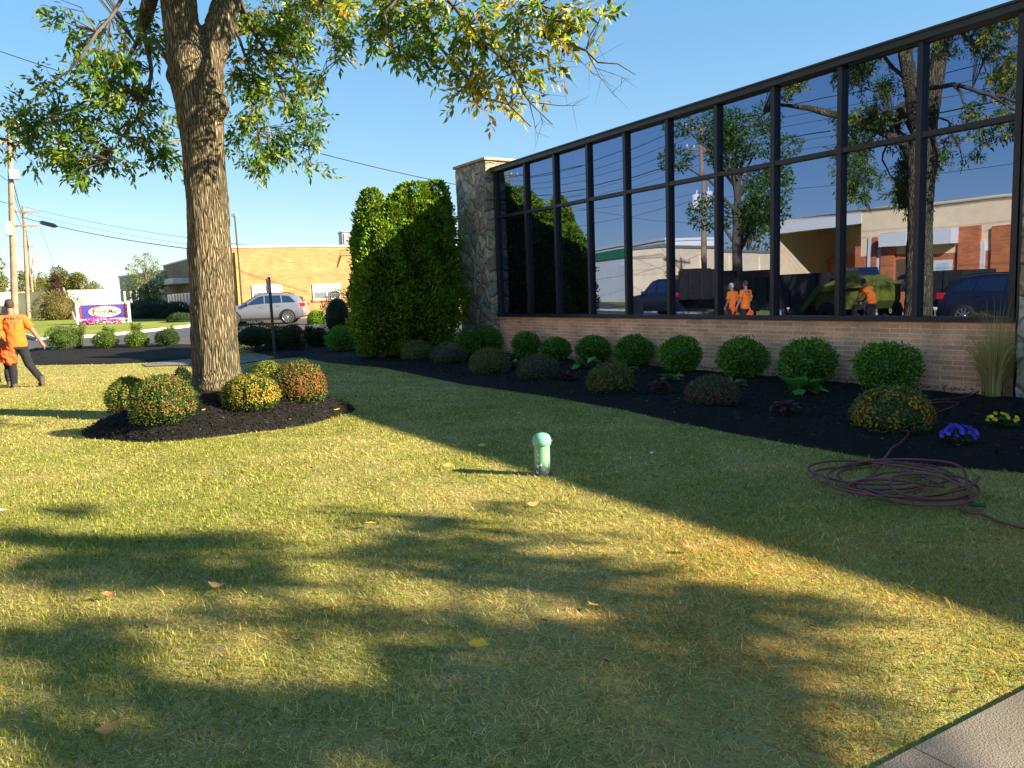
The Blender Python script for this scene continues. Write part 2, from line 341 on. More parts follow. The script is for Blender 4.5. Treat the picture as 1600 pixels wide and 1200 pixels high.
# ------------------------------------------------------------------ the setting
def sheet_grid(name, xs, ys, mat, dz=0.0):
    X, Y = np.meshgrid(xs, ys); Z = 0.014 * np.maximum(0, Y - 20.0) + dz
    nx, ny = len(xs), len(ys); V = np.stack([X, Y, Z], -1).reshape(-1, 3)
    i = (np.arange(ny - 1)[:, None] * nx + np.arange(nx - 1)[None, :]).ravel()
    return struct(link(name, mesh_np(name, V, np.stack([i, i + 1, i + nx + 1, i + nx], 1), mat)))
sheet_grid('ground', [-900, -300, -100, -50, -25, -10, 0, 10, 25, 50, 100, 300, 900], [-400, -100, -30, -10, 0, 10, 20, 30, 50, 90, 150, 400, 1500], M['far_lawn'])

def poly_sheet(name, poly, mat, dz, step=1.0, zf=gz, noise_amp=0.0, edge_rise=None, cut=None):
    """a sheet over a ground polygon, following the ground; edge_rise(dist) lifts its middle"""
    P = np.array([(p[0], p[1]) for p in poly], float); n = len(P); B = []
    for i in range(n):
        a, b = P[i], P[(i + 1) % n]; k = max(1, int(np.hypot(*(b - a)) / step)); B += [a + (b - a) * j / k for j in range(k)]
    B = np.array(B); nb = len(B)
    xs = np.arange(P[:, 0].min(), P[:, 0].max(), step); ys = np.arange(P[:, 1].min(), P[:, 1].max(), step)
    G = np.stack(np.meshgrid(xs, ys), -1).reshape(-1, 2) + rng.uniform(-.3, .3, (len(xs) * len(ys), 2)) * step
    d = edge_dist(G, P); G = G[inside(G, P) & (d > step * .45)]
    pts = np.concatenate([B, G])
    r = delaunay_2d_cdt([Vector(p) for p in pts], [(i, (i + 1) % nb) for i in range(nb)], [], 1, 1e-5)
    V = np.array([tuple(v) for v in r[0]]); F = r[2]
    dd = edge_dist(V, P)
    Z = np.array([zf(x, y) for x, y in V]) + dz
    if edge_rise: Z += edge_rise(dd)
    if noise_amp: Z += noise_amp * (fbm(V[:, 0], V[:, 1], 5.0, 2) - .3) * np.clip(dd / .12, 0, 1) + noise_amp * .8 * rng.normal(size=len(V)) * np.clip(dd / .1, 0, 1) * .4
    me = bpy.data.meshes.new(name); me.from_pydata([(x, y, z) for (x, y), z in zip(V, Z)], [], F)
    me.materials.append(mat)
    for p in me.polygons:
        p.use_smooth = True
    if me.polygons and me.polygons[0].normal.z < 0: me.flip_normals()
    me.update(); return link(name, me)
def inside(G, P):
    x, y = G[:, 0], G[:, 1]; r = np.zeros(len(G), bool); n = len(P)
    for i in range(n):
        (x1, y1), (x2, y2) = P[i], P[(i + 1) % n]
        if y1 == y2: continue
        c = ((y1 > y) != (y2 > y)) & (x < (x2 - x1) * (y - y1) / (y2 - y1) + x1); r ^= c
    return r
def edge_dist(G, P):
    d = np.full(len(G), 1e9); n = len(P)
    for i in range(n):
        a, b = P[i], P[(i + 1) % n]; ab = b - a; t = np.clip(((G - a) @ ab) / (ab @ ab + 1e-12), 0, 1)
        d = np.minimum(d, np.hypot(*(G - a - t[:, None] * ab).T))
    return d
def gp(*pix): return [tuple(pick(*q)[:2]) for q in pix]

# street along the front of the lots, the side road and the car park beyond it
def strip(name, mat, u0, u1, o0, o1, dz, du=2.0):
    us = np.arange(u0, u1 + .01, du); V = []; F = []
    for u in us:
        for o in (o0, o1):
            p = W(u, o); V.append((p.x, p.y, gz(p.x, p.y) + dz))
    F = [(2 * i, 2 * i + 1, 2 * i + 3, 2 * i + 2) for i in range(len(us) - 1)]
    return struct(link(name, mesh_np(name, V, F, mat)))
street = strip('street', M['asphalt'], -60, 140, 12.6, 22.0, .025)
for o0, o1 in ((12.42, 12.6), (22.0, 22.18)):
    b = MB(); us = np.arange(-60, 26 if o0 < 15 else 120, 2.0)
    for u in us:
        pts = [W(u, o0), W(u + 2.0, o0), W(u + 2.0, o1), W(u, o1)]
        lo = [Vector((p.x, p.y, gz(p.x, p.y) - .02)) for p in pts]; hi = [p + Vector((0, 0, .15)) for p in lo]
        b.add(lo + hi, [(0, 1, 2, 3), (7, 6, 5, 4), (0, 4, 5, 1), (1, 5, 6, 2), (2, 6, 7, 3), (3, 7, 4, 0)])
    struct(b.build('kerb', M['kerb']))
road = struct(poly_sheet('road', [(-40, 29.6), (-15, 28.2), (-9.5, 27.6), (-6, 27.4), (8, 29.6), (20, 30), (20, 62), (-60, 62), (-60, 40)], M['asphalt'], .04, 4.0))
isl = gp((60, 533), (100, 531), (150, 528), (200, 523.5), (250, 517.5), (292, 512.5), (300, 509), (292, 503)) + [tuple(at_depth(290, 497, 62)[:2]), tuple(at_depth(30, 497, 62)[:2]), tuple(at_depth(20, 510, 45)[:2])]
island = struct(poly_sheet('grass_island', isl, M['far_lawn'], .15, 1.2))
b = MB(); kp = [Vector((x, y, gz(x, y))) for x, y in isl]; cen = sum(kp, Vector()) / len(kp)
for i in range(len(kp)):
    a, c = kp[i], kp[(i + 1) % len(kp)]; oa = a + (a - cen).normalized() * .18; oc = c + (c - cen).normalized() * .18
    b.add([a, c, oc, oa] + [p + Vector((0, 0, .165)) for p in (a, c, oc, oa)], [(7, 6, 5, 4), (4, 5, 1, 0), (5, 6, 2, 1), (6, 7, 3, 2), (7, 4, 0, 3)])
struct(b.build('kerb', M['kerb']))
path = struct(poly_sheet('footpath', gp((222, 570), (250, 566.5), (300, 562), (380, 557), (440, 553), (450, 557), (420, 563), (380, 569), (300, 572), (228, 574)), M['concrete'], .03, .8))
# concrete walk under the camera, its edge cutting the corner of the picture
e0, e1 = pick(1380, 1200) * (1 - .035 / EYE), pick(1599, 1085) * (1 - .035 / EYE); e0.z = e1.z = 0; dw = (e1 - e0); dw.z = 0; dw.normalize(); nw = Vector((dw.y, -dw.x, 0))
wk = [e0 - dw * 9, e1 + dw * 7.0, e1 + dw * 7.0 + nw * 1.7, e0 - dw * 9 + nw * 1.7]
b = MB(); seg = 1.25; L = (wk[1] - wk[0]).length; k = int(L / seg); shift = .42
for i in range(k):
    a = wk[0] + dw * (i * seg + shift + .006); c = wk[0] + dw * ((i + 1) * seg + shift - .006)
    b.add([a, c, c + nw * 1.7, a + nw * 1.7] + [q + Vector((0, 0, .035)) for q in (a, c, c + nw * 1.7, a + nw * 1.7)], [(7, 6, 5, 4), (0, 1, 5, 4), (1, 2, 6, 5), (2, 3, 7, 6), (3, 0, 4, 7)])
walk = struct(b.build('sidewalk', M['concrete'], bevel=.008))
WALK = np.array([tuple(q[:2]) for q in wk])

# beds
bed_front = gp((1700, 760), (1600, 741), (1465, 731), (1364, 719), (1262, 701), (1161, 682), (1060, 662), (975, 642), (850, 620), (725, 602), (600, 575.5), (515, 568), (470, 559), (432, 561.5))
bed_back = [(-8.4, 25.0), (-8.0, 27.3), (-2.0, 28.0)] + [tuple(W(u, -.02)[:2]) for u in (25, 19.2, 17, 13, 9, 5, 3.6)]
BED = np.array(bed_front + bed_back)
bed = stuff(poly_sheet('mulch', bed_front + bed_back, M['mulch'], .012, .16, noise_amp=.035, edge_rise=lambda d: .085 * np.clip(d / .35, 0, 1)))
def bz(x, y): return gz(x, y) + .095
lbp = gp((48, 571.5), (110, 570.5), (175, 569.5), (250, 566.5), (310, 561)) + [tuple(at_depth(330, 548, 27.5)[:2]), tuple(at_depth(200, 547, 29)[:2]), tuple(at_depth(40, 549, 28.6)[:2])]
LBED = np.array(lbp)
stuff(poly_sheet('mulch', lbp, M['mulch'], .012, .3, noise_amp=.03, edge_rise=lambda d: .08 * np.clip(d / .3, 0, 1)))
ringp = [(RC[0] + RR * (1 + .05 * math.sin(3 * a + 1) + .03 * math.sin(7 * a)) * math.cos(a), RC[1] + RR * (1 + .05 * math.sin(3 * a + 1) + .03 * math.sin(7 * a)) * math.sin(a)) for a in np.linspace(-math.pi, math.pi, 90, endpoint=False)]
RING = np.array(ringp)
stuff(poly_sheet('mulch', ringp, M['mulch'], .012, .055, zf=hz, noise_amp=.03))
# loose chips lying on the two near beds
def chips(poly, n, zf, nm):
    lo, hi = poly.min(0), poly.max(0); p = rng.uniform(lo, hi, (n * 3, 2)); p = p[inside(p, poly)][:n]
    P = np.c_[p, [zf(x, y) + .03 for x, y in p]]; n = len(P)
    a = rng.uniform(0, 6.28, n); D = np.c_[np.cos(a), np.sin(a), rng.normal(0, .45, n)]
    v, f, c = leaves(P, D, np.tile([0, 0, 1.0], (n, 1)) + rng.normal(0, .4, (n, 3)), rng.uniform(.025, .075, n), rng.uniform(.01, .022, n), pal(n, [(.010, .009, .008), (.024, .019, .015), (.065, .045, .03), (.004, .004, .004)], [4, 3, 1.4, 3]), .1)
    stuff(link(nm, mesh_np(nm, v, f, M['chip'], c)))
chips(RING, 9000, hz, 'wood_chips'); chips(np.array(bed_front[:12] + [tuple(W(u, 0)[:2]) for u in (17, 13, 9, 5)]), 11000, bz, 'wood_chips')

# ------------------------------------------------------------------ the glazed office
def text_mesh(s, size, ext=.004, bold=0.0, shear=0.0):
    c = bpy.data.curves.new('t', 'FONT'); c.body = s; c.size = size; c.extrude = ext; c.align_x = 'CENTER'; c.align_y = 'CENTER'; c.offset = bold; c.shear = shear; c.resolution_u = 3
    o = bpy.data.objects.new('t', c); COL.objects.link(o); dg = bpy.context.evaluated_depsgraph_get(); dg.update()
    me = bpy.data.meshes.new_from_object(o.evaluated_get(dg)); bpy.data.objects.remove(o); bpy.data.curves.remove(c)
    return me
U0 = 17.31; BR = math.atan2(-NX, NY)
off_b = thing('office_building', 'single storey office with a long wall of dark mirrored glass over tan brick', 'building', W(U0, 0), BR)
LX = 12.28; SILL, MID, TOPZ, FAS = .985, 3.47, 4.66, 4.75
MB().box((-.05, 0, -.1), (LX + .05, .25, SILL)).build('brick_wall', M['brick'], off_b)
b = MB(); pane_w = (LX - .0) / 10
xs = [0] + [pane_w * i * .983 + .17 for i in range(1, 10)] + [LX]
for i, x in enumerate(xs): b.box((x - .04, -.05, SILL + .06), (x + .04, .10, TOPZ))
b.build('mullion', M['frame'], off_b, bevel=.006)
b = MB().box((-.06, -.075, SILL), (LX + .06, .18, SILL + .07)); b.build('sill', M['frame'], off_b, bevel=.006)
for i in range(10):
    x0, x1 = xs[i] + .041, xs[i + 1] - .041
    MB().box((x0, -.04, MID - .035), (x1, .10, MID + .035)).build('transom', M['frame'], off_b)
    for z0, z1 in ((SILL + .071, MID - .036), (MID + .036, TOPZ - .001)):
        cx_, cz_ = (x0 + x1) / 2, (z0 + z1) / 2; pn_ = MB().box((x0 - cx_ - .004, -.0075, z0 - cz_), (x1 - cx_ + .004, .0075, z1 - cz_)).build('window_pane', M['glass'], off_b, (cx_, .0375, cz_)); pn_.rotation_euler = (rng.normal(0, .0014), 0, rng.normal(0, .0014))
b = MB().prism([(-.06, 4.575), (LX + .21, 4.685), (LX + .21, 4.80), (-.06, 4.69)], -.3, .10, 0, XZ); b.prism([(-.07, 4.665), (LX + .22, 4.775), (LX + .22, 4.812), (-.07, 4.702)], -.31, .125, 0, XZ); b.build('fascia', M['fascia'], off_b, bevel=.008)
MB().box((-1.2, .26, 0), (LX + 12.5, 14, 4.45)).build('rear_block', M['brick'], off_b)
MB().box((-1.2, .31, 4.451), (LX + 12.5, 14, 4.62)).build('roof', M['roof'], off_b)
def stone_pillar(x0, x1, top, y0, y1, mat, nm='stone_pillar'):
    bm = bmesh.new(); bmesh.ops.create_cube(bm, size=1)
    bmesh.ops.scale(bm, vec=(x1 - x0, y1 - y0, top + .1), verts=bm.verts); bmesh.ops.translate(bm, vec=((x0 + x1) / 2, (y0 + y1) / 2, (top - .1) / 2), verts=bm.verts)
    bmesh.ops.subdivide_edges(bm, edges=bm.edges[:], cuts=34, use_grid_fill=True)
    for v in bm.verts:
        q = v.co * 4.0; w = mnoise.noise(q) * .018 + mnoise.noise(q * 2.7) * .010
        v.co.y -= w if v.co.y < (y0 + y1) / 2 else 0; v.co.x += w * (1 if v.co.x > (x0 + x1) / 2 else -1)
    me = bpy.data.meshes.new(nm); bm.to_mesh(me); bm.free(); me.materials.append(mat)
    return link(nm, me, off_b)
stone_pillar(U0 - 18.95, -.062, 4.88, -.25, .75, M['stone'])
b = MB().box((U0 - 19.0, -.31, 4.882), (.0, .82, 4.95)); b.build('pillar_cap', M['cap'], off_b, bevel=.01)
MB().box((LX + .061, -.05, 0), (LX + .199, .2, TOPZ)).build('jamb', M['frame'], off_b)
stone_pillar(LX + .20, LX + 1.9, 4.95, -.28, .75, M['stone_block'])
MB().box((LX + .15, -.33, 4.96), (LX + 1.95, .8, 5.03)).build('pillar_cap', M['cap'], off_b, bevel=.01)
MB().box((LX + 1.91, 0, -.1), (LX + 12.5, .25, FAS)).build('entrance_wall', M['brick'], off_b)
dr = MB().box((LX + 4.0, -.06, 0), (LX + 6.2, -.002, 2.4)).build('door', M['frame'], off_b)
for i in (0, 1): MB().box((LX + 4.1 + 1.05 * i, -.075, .12), (LX + 5.05 + 1.05 * i, -.062, 2.3)).build('pane', M['glass'], dr)

# ------------------------------------------------------------------ houses of the car park: sunlit yellow brick block
def frame_of(a, bpt):
    d = Vector((bpt.x - a.x, bpt.y - a.y, 0)); return d.length, math.atan2(d.y, d.x)
def zat(px, py, d): return at_depth(px, py, d).z
ya, yb = at_depth(368, 470, 48.5), at_depth(745, 470, 54.0)
yl, yr = frame_of(ya, yb); yz = gz(ya.x, ya.y); ytop = zat(366, 387, 48.5) - yz
yel = thing('brick_block', 'flat roofed yellow brick building in full sun behind the parked car', 'building', (ya.x, ya.y, yz), yr)
side_len = 19.0
MB().box((0, 0, -.3), (yl, .3, ytop)).build('front_wall', M['yellow_brick'], yel)
fw_ = at_depth(257, 440, 68) - ya; sx_, sy_ = fw_.x * math.cos(yr) + fw_.y * math.sin(yr), -fw_.x * math.sin(yr) + fw_.y * math.cos(yr)
Ls = math.hypot(sx_, sy_); SM = Matrix.Rotation(math.atan2(sy_, sx_), 4, 'Z')      # the shaded wing runs back beside the street: x along it, y towards the road
b = MB(); b.box((.05, -.3, -.3), (Ls, 0, ytop - .02), M=SM); b.build('side_wall', M['shaded_yellow_brick'], yel)
MB().prism([(.3, .31), (yl, .31), (yl, sy_), (sx_ + .3, sy_)], ytop - .45, ytop - .3).build('roof', M['roof'], yel)
b = MB().box((-.05, -.05, ytop), (yl, .32, ytop + .10)); b.box((.35, -.3, ytop - .019), (Ls, .05, ytop + .08), M=SM); b.build('coping', M['white'], yel)
MB().box((.16, -.14, 0), (.36, -.002, ytop - .25)).build('downpipe', plain('ochre_pipe', (.50, .27, .07), .6), yel)
def sash_window(px0, px1, py0, py1, d):
    xa = ((at_depth(px0, py0, d) - ya).to_2d() @ Vector((math.cos(yr), math.sin(yr)))); xb = ((at_depth(px1, py0, d) - ya).to_2d() @ Vector((math.cos(yr), math.sin(yr))))
    z1, z0 = zat(px0, py0, d) - yz, zat(px0, py1, d) - yz
    b = MB(); t = .07; xm = (xa + xb) / 2
    for x in (xa, xm - t / 2, xb - t): b.box((x, -.06, z0), (x + t, .02, z1))
    for x0, x1 in ((xa + t, xm - t / 2), (xm + t / 2, xb - t)):
        for z in (z0, (z0 + z1) / 2 - .03, z1 - .07): b.box((x0, -.055, z), (x1, .02, z + .07))
    fr = b.build('window', M['white'], yel)
    for x0, x1 in ((xa + t, xm - t / 2), (xm + t / 2, xb - t)):
        zm = (z0 + z1) / 2
        MB().box((x0, -.03, zm + .04), (x1, -.004, z1 - .07)).build('blind', M['white'], fr)
        MB().box((x0, -.03, z0 + .07), (x1, -.004, zm - .03)).build('pane', plain('window_screen', (.16, .17, .18), .3), fr)
    MB().box((xa - .05, -.10, z0 - .12), (xb + .05, -.002, z0 - .003)).build('sill', M['yellow_brick'], fr)
sash_window(392.5, 440.5, 446, 469, 49.3); sash_window(486, 531.5, 444.5, 468.5, 50.7)
ca = MB().box((Ls * .55, .002, 2.75), (Ls * .93, 1.2, 3.15), M=SM); ca.build('canopy', M['white'], yel)
sg = MB().box((Ls * .35, .002, .75), (Ls * .95, .05, 2.05), M=SM); strp = sg.build('window_strip', plain('blue_glazing', (.30, .42, .55), .3), yel)
b = MB()
for i in range(22):
    y = Ls * .36 + i * Ls * .026; e_ = Ls * .013 * (1 if i % 2 else -1); b.add([SM @ Vector(p) for k_ in (.055, .08) for p in ((y, k_, .8), (y + .12, k_, .8), (y + e_ + .12, k_, 2.0), (y + e_, k_, 2.0))], [(3, 2, 1, 0), (4, 5, 6, 7), (0, 1, 5, 4), (1, 2, 6, 5), (2, 3, 7, 6), (3, 0, 4, 7)])
b.build('lattice', M['white'], strp)
q = at_depth(546, 383, 56); hv = thing('rooftop_unit', 'grey louvred air handling box standing on the yellow brick roof', 'air conditioner', (q.x, q.y, q.z - .45), yr)
w_ = 26 * PXM(56) / 2; h_ = 19 * PXM(56) + .42
MB().box((-w_, -.8, 0), (w_, .8, h_)).build('casing', plain('galvanised_casing', (.40, .36, .36), .6, .2), hv)
b = MB()
for i in range(9): b.box((-w_ + .1 + i * (2 * w_ - .3) / 9, -.86, .45), (-w_ + .2 + i * (2 * w_ - .3) / 9, -.802, h_ - .1))
b.build('louvre', M['grey'], hv); MB().box((-w_ - .05, -.87, h_), (w_ + .05, .87, h_ + .08)).build('lid', M['grey'], hv)
q = at_depth(374, 419, 47.6); pt = at_depth(366.5, 337, 47.6)
t = thing('light_mast', 'thin leaning lamp mast against the corner of the yellow brick building', 'lamp post', (q.x, q.y, gz(q.x, q.y)))
MB().tube([(0, 0, 0), (0, 0, q.z - gz(q.x, q.y)), (pt.x - q.x, pt.y - q.y, pt.z - gz(q.x, q.y))], [.07, .06, .045], 8).build('mast', M['bare_post'], t)
MB().box((pt.x - q.x - .16, -.12, pt.z - t.location.z - .06), (pt.x - q.x + .1, .12, pt.z - t.location.z + .12)).build('lamp_head', M['grey'], t)

def simple_block(name, label, corners, d0, d1, ytop_px, wall, depth=12, trim=None):
    a, c = at_depth(corners[0], ytop_px[0], d0), at_depth(corners[1], ytop_px[1], d1); l, r = frame_of(a, c); z = gz(a.x, a.y)
    t = thing(name, label, 'building', (a.x, a.y, z), r); h0, h1 = a.z - z, c.z - z; h = (h0 + h1) / 2
    MB().box((0, 0, -.5), (l, depth, h)).build('wall', wall, t); MB().box((-.1, -.1, h), (l + .1, depth + .1, h + .18)).build('roof', trim or M['roof'], t)
    return t, l, h
t, l, h = simple_block('warehouse', 'low white warehouse behind the utility poles', (-60, 62), 88, 98, (457, 461), M['white_wall'], 14, M['white'])
for i in range(4): MB().box((l * (.3 + .17 * i), -.05, .1), (l * (.3 + .17 * i) + 1.6, -.002, 2.2)).build('door', M['grey'], t)
t, l, h = simple_block('warehouse', 'cream flat roofed shed between the rounded hedge and the blue shed', (106, 150), 86, 89, (456, 455.5), M['tan_wall'], 10, M['cream'])
MB().box((l * .1, -.05, 0), (l * .35, -.002, 2.4)).build('door', M['white'], t)
t, l, h = simple_block('warehouse', 'pale blue metal shed behind the shop sign', (150.5, 190), 89, 92, (455, 454), M['blue_wall'], 10, M['white'])
b = MB()
for i in range(12): b.box((l * i / 12, -.05, 0), (l * i / 12 + .1, -.002, h))
b.build('rib', plain('blue_rib', (.14, .30, .48), .6), t)
t, l, h = simple_block('shop_block', 'grey shaded building with a stepped parapet beside the birch', (186, 262), 84, 72, (434, 424), M['greytan'], 14, M['grey'])
MB().box((l * .55, -.3, h * .2), (l * .75, -.002, h * .62)).build('sign_board', M['tan_wall'], t)
for i in range(3): MB().box((l * (.08 + .14 * i), -.05, 1.0), (l * (.08 + .14 * i) + .9, -.002, 2.3)).build('window', M['dark_glass'], t)

# ------------------------------------------------------------------ across the street, seen in the mirror glass (facade coordinates)
KO = 30.0
# street frame: local x runs along rising u, local y away from the glass
def street_frame(name, label, cat, u, off, group=None):
    p = W(u, off); return thing(name, label, cat, (p.x, p.y, gz(p.x, p.y)), math.atan2(-NY, -NX) - math.pi / 2, group)
def su(px, off=KO): return front_at(px, 400, off)[0]
def szz(px, py, off=KO): return front_at(px, py, off)[1]
u_r = 8.0; u_l = su(1205); ob = street_frame('loading_bay_building', 'tan and red brick workshop with an open loading bay, mirrored in the glass', 'building', u_r, KO)
# check the direction of local x in the street frame
_d = Vector((math.cos(ob.rotation_euler.z), math.sin(ob.rotation_euler.z), 0)); SGN = 1 if _d.dot(W(1, 0) - W(0, 0)) > 0 else -1
def X(u): return (u - u_r) * SGN
def sbox(b, u0, u1, y0, y1, z0, z1): b.box((min(X(u0), X(u1)), y0, z0), (max(X(u0), X(u1)), y1, z1)); return b
HT = szz(1450, 321); ub = su(1345)
YS = 1 if Vector((-math.sin(ob.rotation_euler.z), math.cos(ob.rotation_euler.z), 0)).dot(W(0, 1) - W(0, 0)) > 0 else -1
def sb(b, u0, u1, y0, y1, z0, z1):
    ya_, yb_ = sorted((y0 * YS, y1 * YS)); b.box((min(X(u0), X(u1)), ya_, z0), (max(X(u0), X(u1)), yb_, z1)); return b
sb(MB(), u_r, ub, 0, 12, 2.9, HT).build('upper_wall', M['cream'], ob)
sb(MB(), u_r, ub - .02, .02, 12, -.2, 2.898).build('lower_wall', M['red_brick'], ob)
sb(MB(), u_r - .1, u_l, -.06, 12, HT + .002, HT + .14).build('coping', M['tan_wall'], ob)
sb(MB(), ub + .002, u_l, -.05, .5, HT - .62, HT).build('bay_header', M['white'], ob)
sb(MB(), ub + .002, u_l, 6.0, 12, -.2, HT).build('bay_back_wall', M['cream'], ob)
sb(MB(), u_l - .3, u_l, .5, 6.0, -.2, HT - .002).build('bay_side_wall', M['cream'], ob)
sb(MB(), u_l - 2.2, u_l - .31, 5.3, 5.99, -.2, 3.1).build('brick_pier', M['red_brick'], ob)
sb(MB(), ub + .002, ub + .35, -.04, 3.0, -.2, 3.5).build('brick_column', M['red_brick'], ob)
sb(MB(), ub + .36, u_l - .31, .5, 6.0, HT - .3, HT - .1).build('bay_ceiling', M['greytan'], ob)
ud = u_l - 4.2; d_ = sb(MB(), ud - 1.9, ud, 5.9, 5.995, 0, 2.4).build('roller_door', M['white'], ob)
b = MB()
for i in range(8): sb(b, ud - 1.88, ud - .02, 5.87, 5.898, .1 + i * .28, .32 + i * .28)
b.build('slat', M['white_wall'], d_)
sb(MB(), ub + .8, ub + 1.6, 5.9, 5.995, 0, 2.5).build('steel_door', M['grey'], ob)
for dx in (0, .55):
    sb(MB(), ub + 1.5 + dx, ub + 1.8 + dx, 5.5, 5.8, 3.05, 3.45).build('bay_lamp', M['amber'], ob)
for pxa, pxb, py in ((1358, 1366, 372), (1529, 1536, 375)):
    sb(MB(), su(pxb), su(pxa), -.12, -.002, 0, szz(pxa, py)).build('downpipe', M['white'], ob)
for pxa, pxb, py in ((1366, 1372, 372), (1497, 1530, 353), (1548, 1680, 352), (1380, 1400, 366)):
    sb(MB(), su(pxb), su(pxa), -.2, .018, 0, szz(pxa, py)).build('brick_pier', M['red_brick'], ob)
for pxa, pxb, p0, p1 in ((1388, 1430, 367, 388), (1436, 1497, 360, 383)):
    sb(MB(), su(pxb), su(pxa), -.9, -.21, szz(pxa, p1), szz(pxa, p0)).build('canopy', M['white'], ob)
for pxa, pxb, p0 in ((1370, 1378, 392), (1456, 1486, 406)):
    e_ = sb(MB(), su(pxb), su(pxa), -.06, .018, 0, szz(pxa, p0)).build('door', M['white'], ob)
    sb(MB(), su(pxb) + .15, su(pxa) - .15, -.075, -.062, .4, szz(pxa, p0) - .15).build('pane', plain('pale_glass', (.45, .52, .55), .2), e_)
sb(MB(), su(1425), su(1380), -.03, .018, .9, 2.6).build('window', M['dark_glass'], ob)
q = W(su(1478, 36), 36); t = thing('roof_vent', 'small round vent cowl on the tan workshop roof', 'vent', (q.x, q.y, HT + .14))
MB().lathe([(.18, 0), (.18, .25), (.4, .3), (.42, .5), (.3, .62), (0.01, .66)], 14).build('cowl', M['grey'], t)
# tan side wall and the white shed with its green band, farther down the street
def mirror(v):
    d = PF - (v.x * NX + v.y * NY); return Vector((v.x + 2 * d * NX, v.y + 2 * d * NY, v.z))
def far_block(name, label, pa, pb, da, db, wall, roofm, depth):
    a, c = mirror(at_depth(pa[0], pa[1], da)), mirror(at_depth(pb[0], pb[1], db)); l, r = frame_of(c, a); z = gz(c.x, c.y)
    t = thing(name, label, 'building', (c.x, c.y, z), r); h = (a.z + c.z) / 2 - z
    back = Vector((-math.sin(r), math.cos(r))); s = 1 if back @ Vector((c.x, c.y)) > 0 else -1    # away from the camera
    y0, y1 = sorted((0, s * depth)); MB().box((0, y0, -.3), (l, y1, h)).build('wall', wall, t)
    MB().box((-.1, y0 - .1, h), (l + .1, y1 + .1, h + .2)).build('roof', roofm, t)
    return t, l, h, s
t, l, h, s = far_block('warehouse', 'tan warehouse beyond the loading bay, mirrored in the middle panes', (1036, 388), (1204, 390), 62, 72, M['tan_wall'], M['roof'], 3)
for fx in (.12, .42, .70): MB().box((l * fx, min(-.15 * s, 0), 0), (l * fx + .25, max(-.15 * s, 0), h - .3)).build('downpipe', M['tan_wall'], t)
MB().box((l * .72, min(-.9 * s, -.05 * s), 2.5), (l * .98, max(-.9 * s, -.05 * s), 2.75)).build('canopy', M['cream'], t)
t, l, h, s = far_block('warehouse', 'white warehouse with a green band under its roof, mirrored in the panes', (896, 396), (1042, 383), 88, 66, M['white_wall'], M['white'], 4)
MB().box((-.02, min(-.12 * s, -.002 * s), h - 1.05), (l, max(-.12 * s, -.002 * s), h - .25)).build('green_band', M['green_trim'], t)
MB().box((l * .20, min(-.1 * s, -.002 * s), 0), (l * .42, max(-.1 * s, -.002 * s), 3.6)).build('roller_door', plain('door_white', (.62, .62, .60), .6), t)
# ------------------------------------------------------------------ the big tree in the mulch ring
GREEN = [(.065, .14, .012), (.10, .185, .014), (.17, .225, .018), (.045, .10, .010)]
YELL = [(.50, .40, .025), (.38, .34, .03), (.42, .25, .03), (.27, .28, .02)]
TD = 10.7
tb = pick(342, 614); tbase = Vector((tb.x, TD, hz(tb.x, TD) - .02))
def tp(px, py, d=TD): return at_depth(px, py, d) - tbase
def remesh(o, voxel, smooth_it=4):
    m = o.modifiers.new('r', 'REMESH'); m.mode = 'VOXEL'; m.voxel_size = voxel
    s = o.modifiers.new('s', 'SMOOTH'); s.factor = .5; s.iterations = smooth_it
    dg = bpy.context.evaluated_depsgraph_get(); dg.update(); me = bpy.data.meshes.new_from_object(o.evaluated_get(dg))
    o.modifiers.clear(); old = o.data; o.data = me; bpy.data.meshes.remove(old); return o
tree = thing('shade_tree', 'big ash tree with furrowed bark standing in the round mulch ring', 'tree', tbase)
PX = PXM(TD)
b = MB()
trunk_pts = [(343, 645, 66), (343, 626, 55), (342, 608, 48), (339, 580, 40), (336, 545, 38.5), (332, 480, 36.5), (328, 400, 35), (324, 320, 34), (319, 250, 34.5), (314, 190, 36), (310, 150, 40), (307, 115, 44), (305, 85, 40), (304, 60, 28)]
b.tube([tp(x, y) for x, y, r in trunk_pts], [r * PX * .9 for x, y, r in trunk_pts], 28)
def stem(pts): b.tube([tp(*q[:2], q[2]) for q in pts], [q[3] * PX * .92 for q in pts], 16)
stem([(308, 140, 10.7, 33), (294, 90, 10.68, 33), (283, 40, 10.65, 28), (277, -20, 10.6, 27), (270, -110, 10.5, 25), (262, -230, 10.4, 20), (258, -330, 10.3, 14)])
stem([(312, 130, 10.7, 28), (330, 82, 10.75, 25), (344, 40, 10.8, 23), (358, -10, 10.9, 22), (380, -80, 11.0, 21), (410, -190, 11.2, 17), (430, -320, 11.3, 11)])
stem([(290, 60, 10.8, 18), (272, 10, 11.0, 15), (250, -25, 11.15, 13), (236, -5, 11.2, 12.5), (226, 25, 11.25, 12), (219, 46, 11.25, 9)])
stem([(322, 100, 10.9, 16), (338, 70, 11.6, 13), (365, 48, 12.4, 11), (400, 42, 13.2, 9), (430, 50, 14.0, 6)])
b.lathe([(.001, -.20), (.11, -.12), (.14, 0), (.11, .14), (.001, .20)], 12, tuple(tp(341, 166, 10.6)))
b.lathe([(.001, -.14), (.09, -.08), (.11, 0), (.08, .1), (.001, .14)], 12, tuple(tp(274, 118, 10.55)))
trunk = remesh(b.build('trunk', M['bark'], tree), .03, 6)
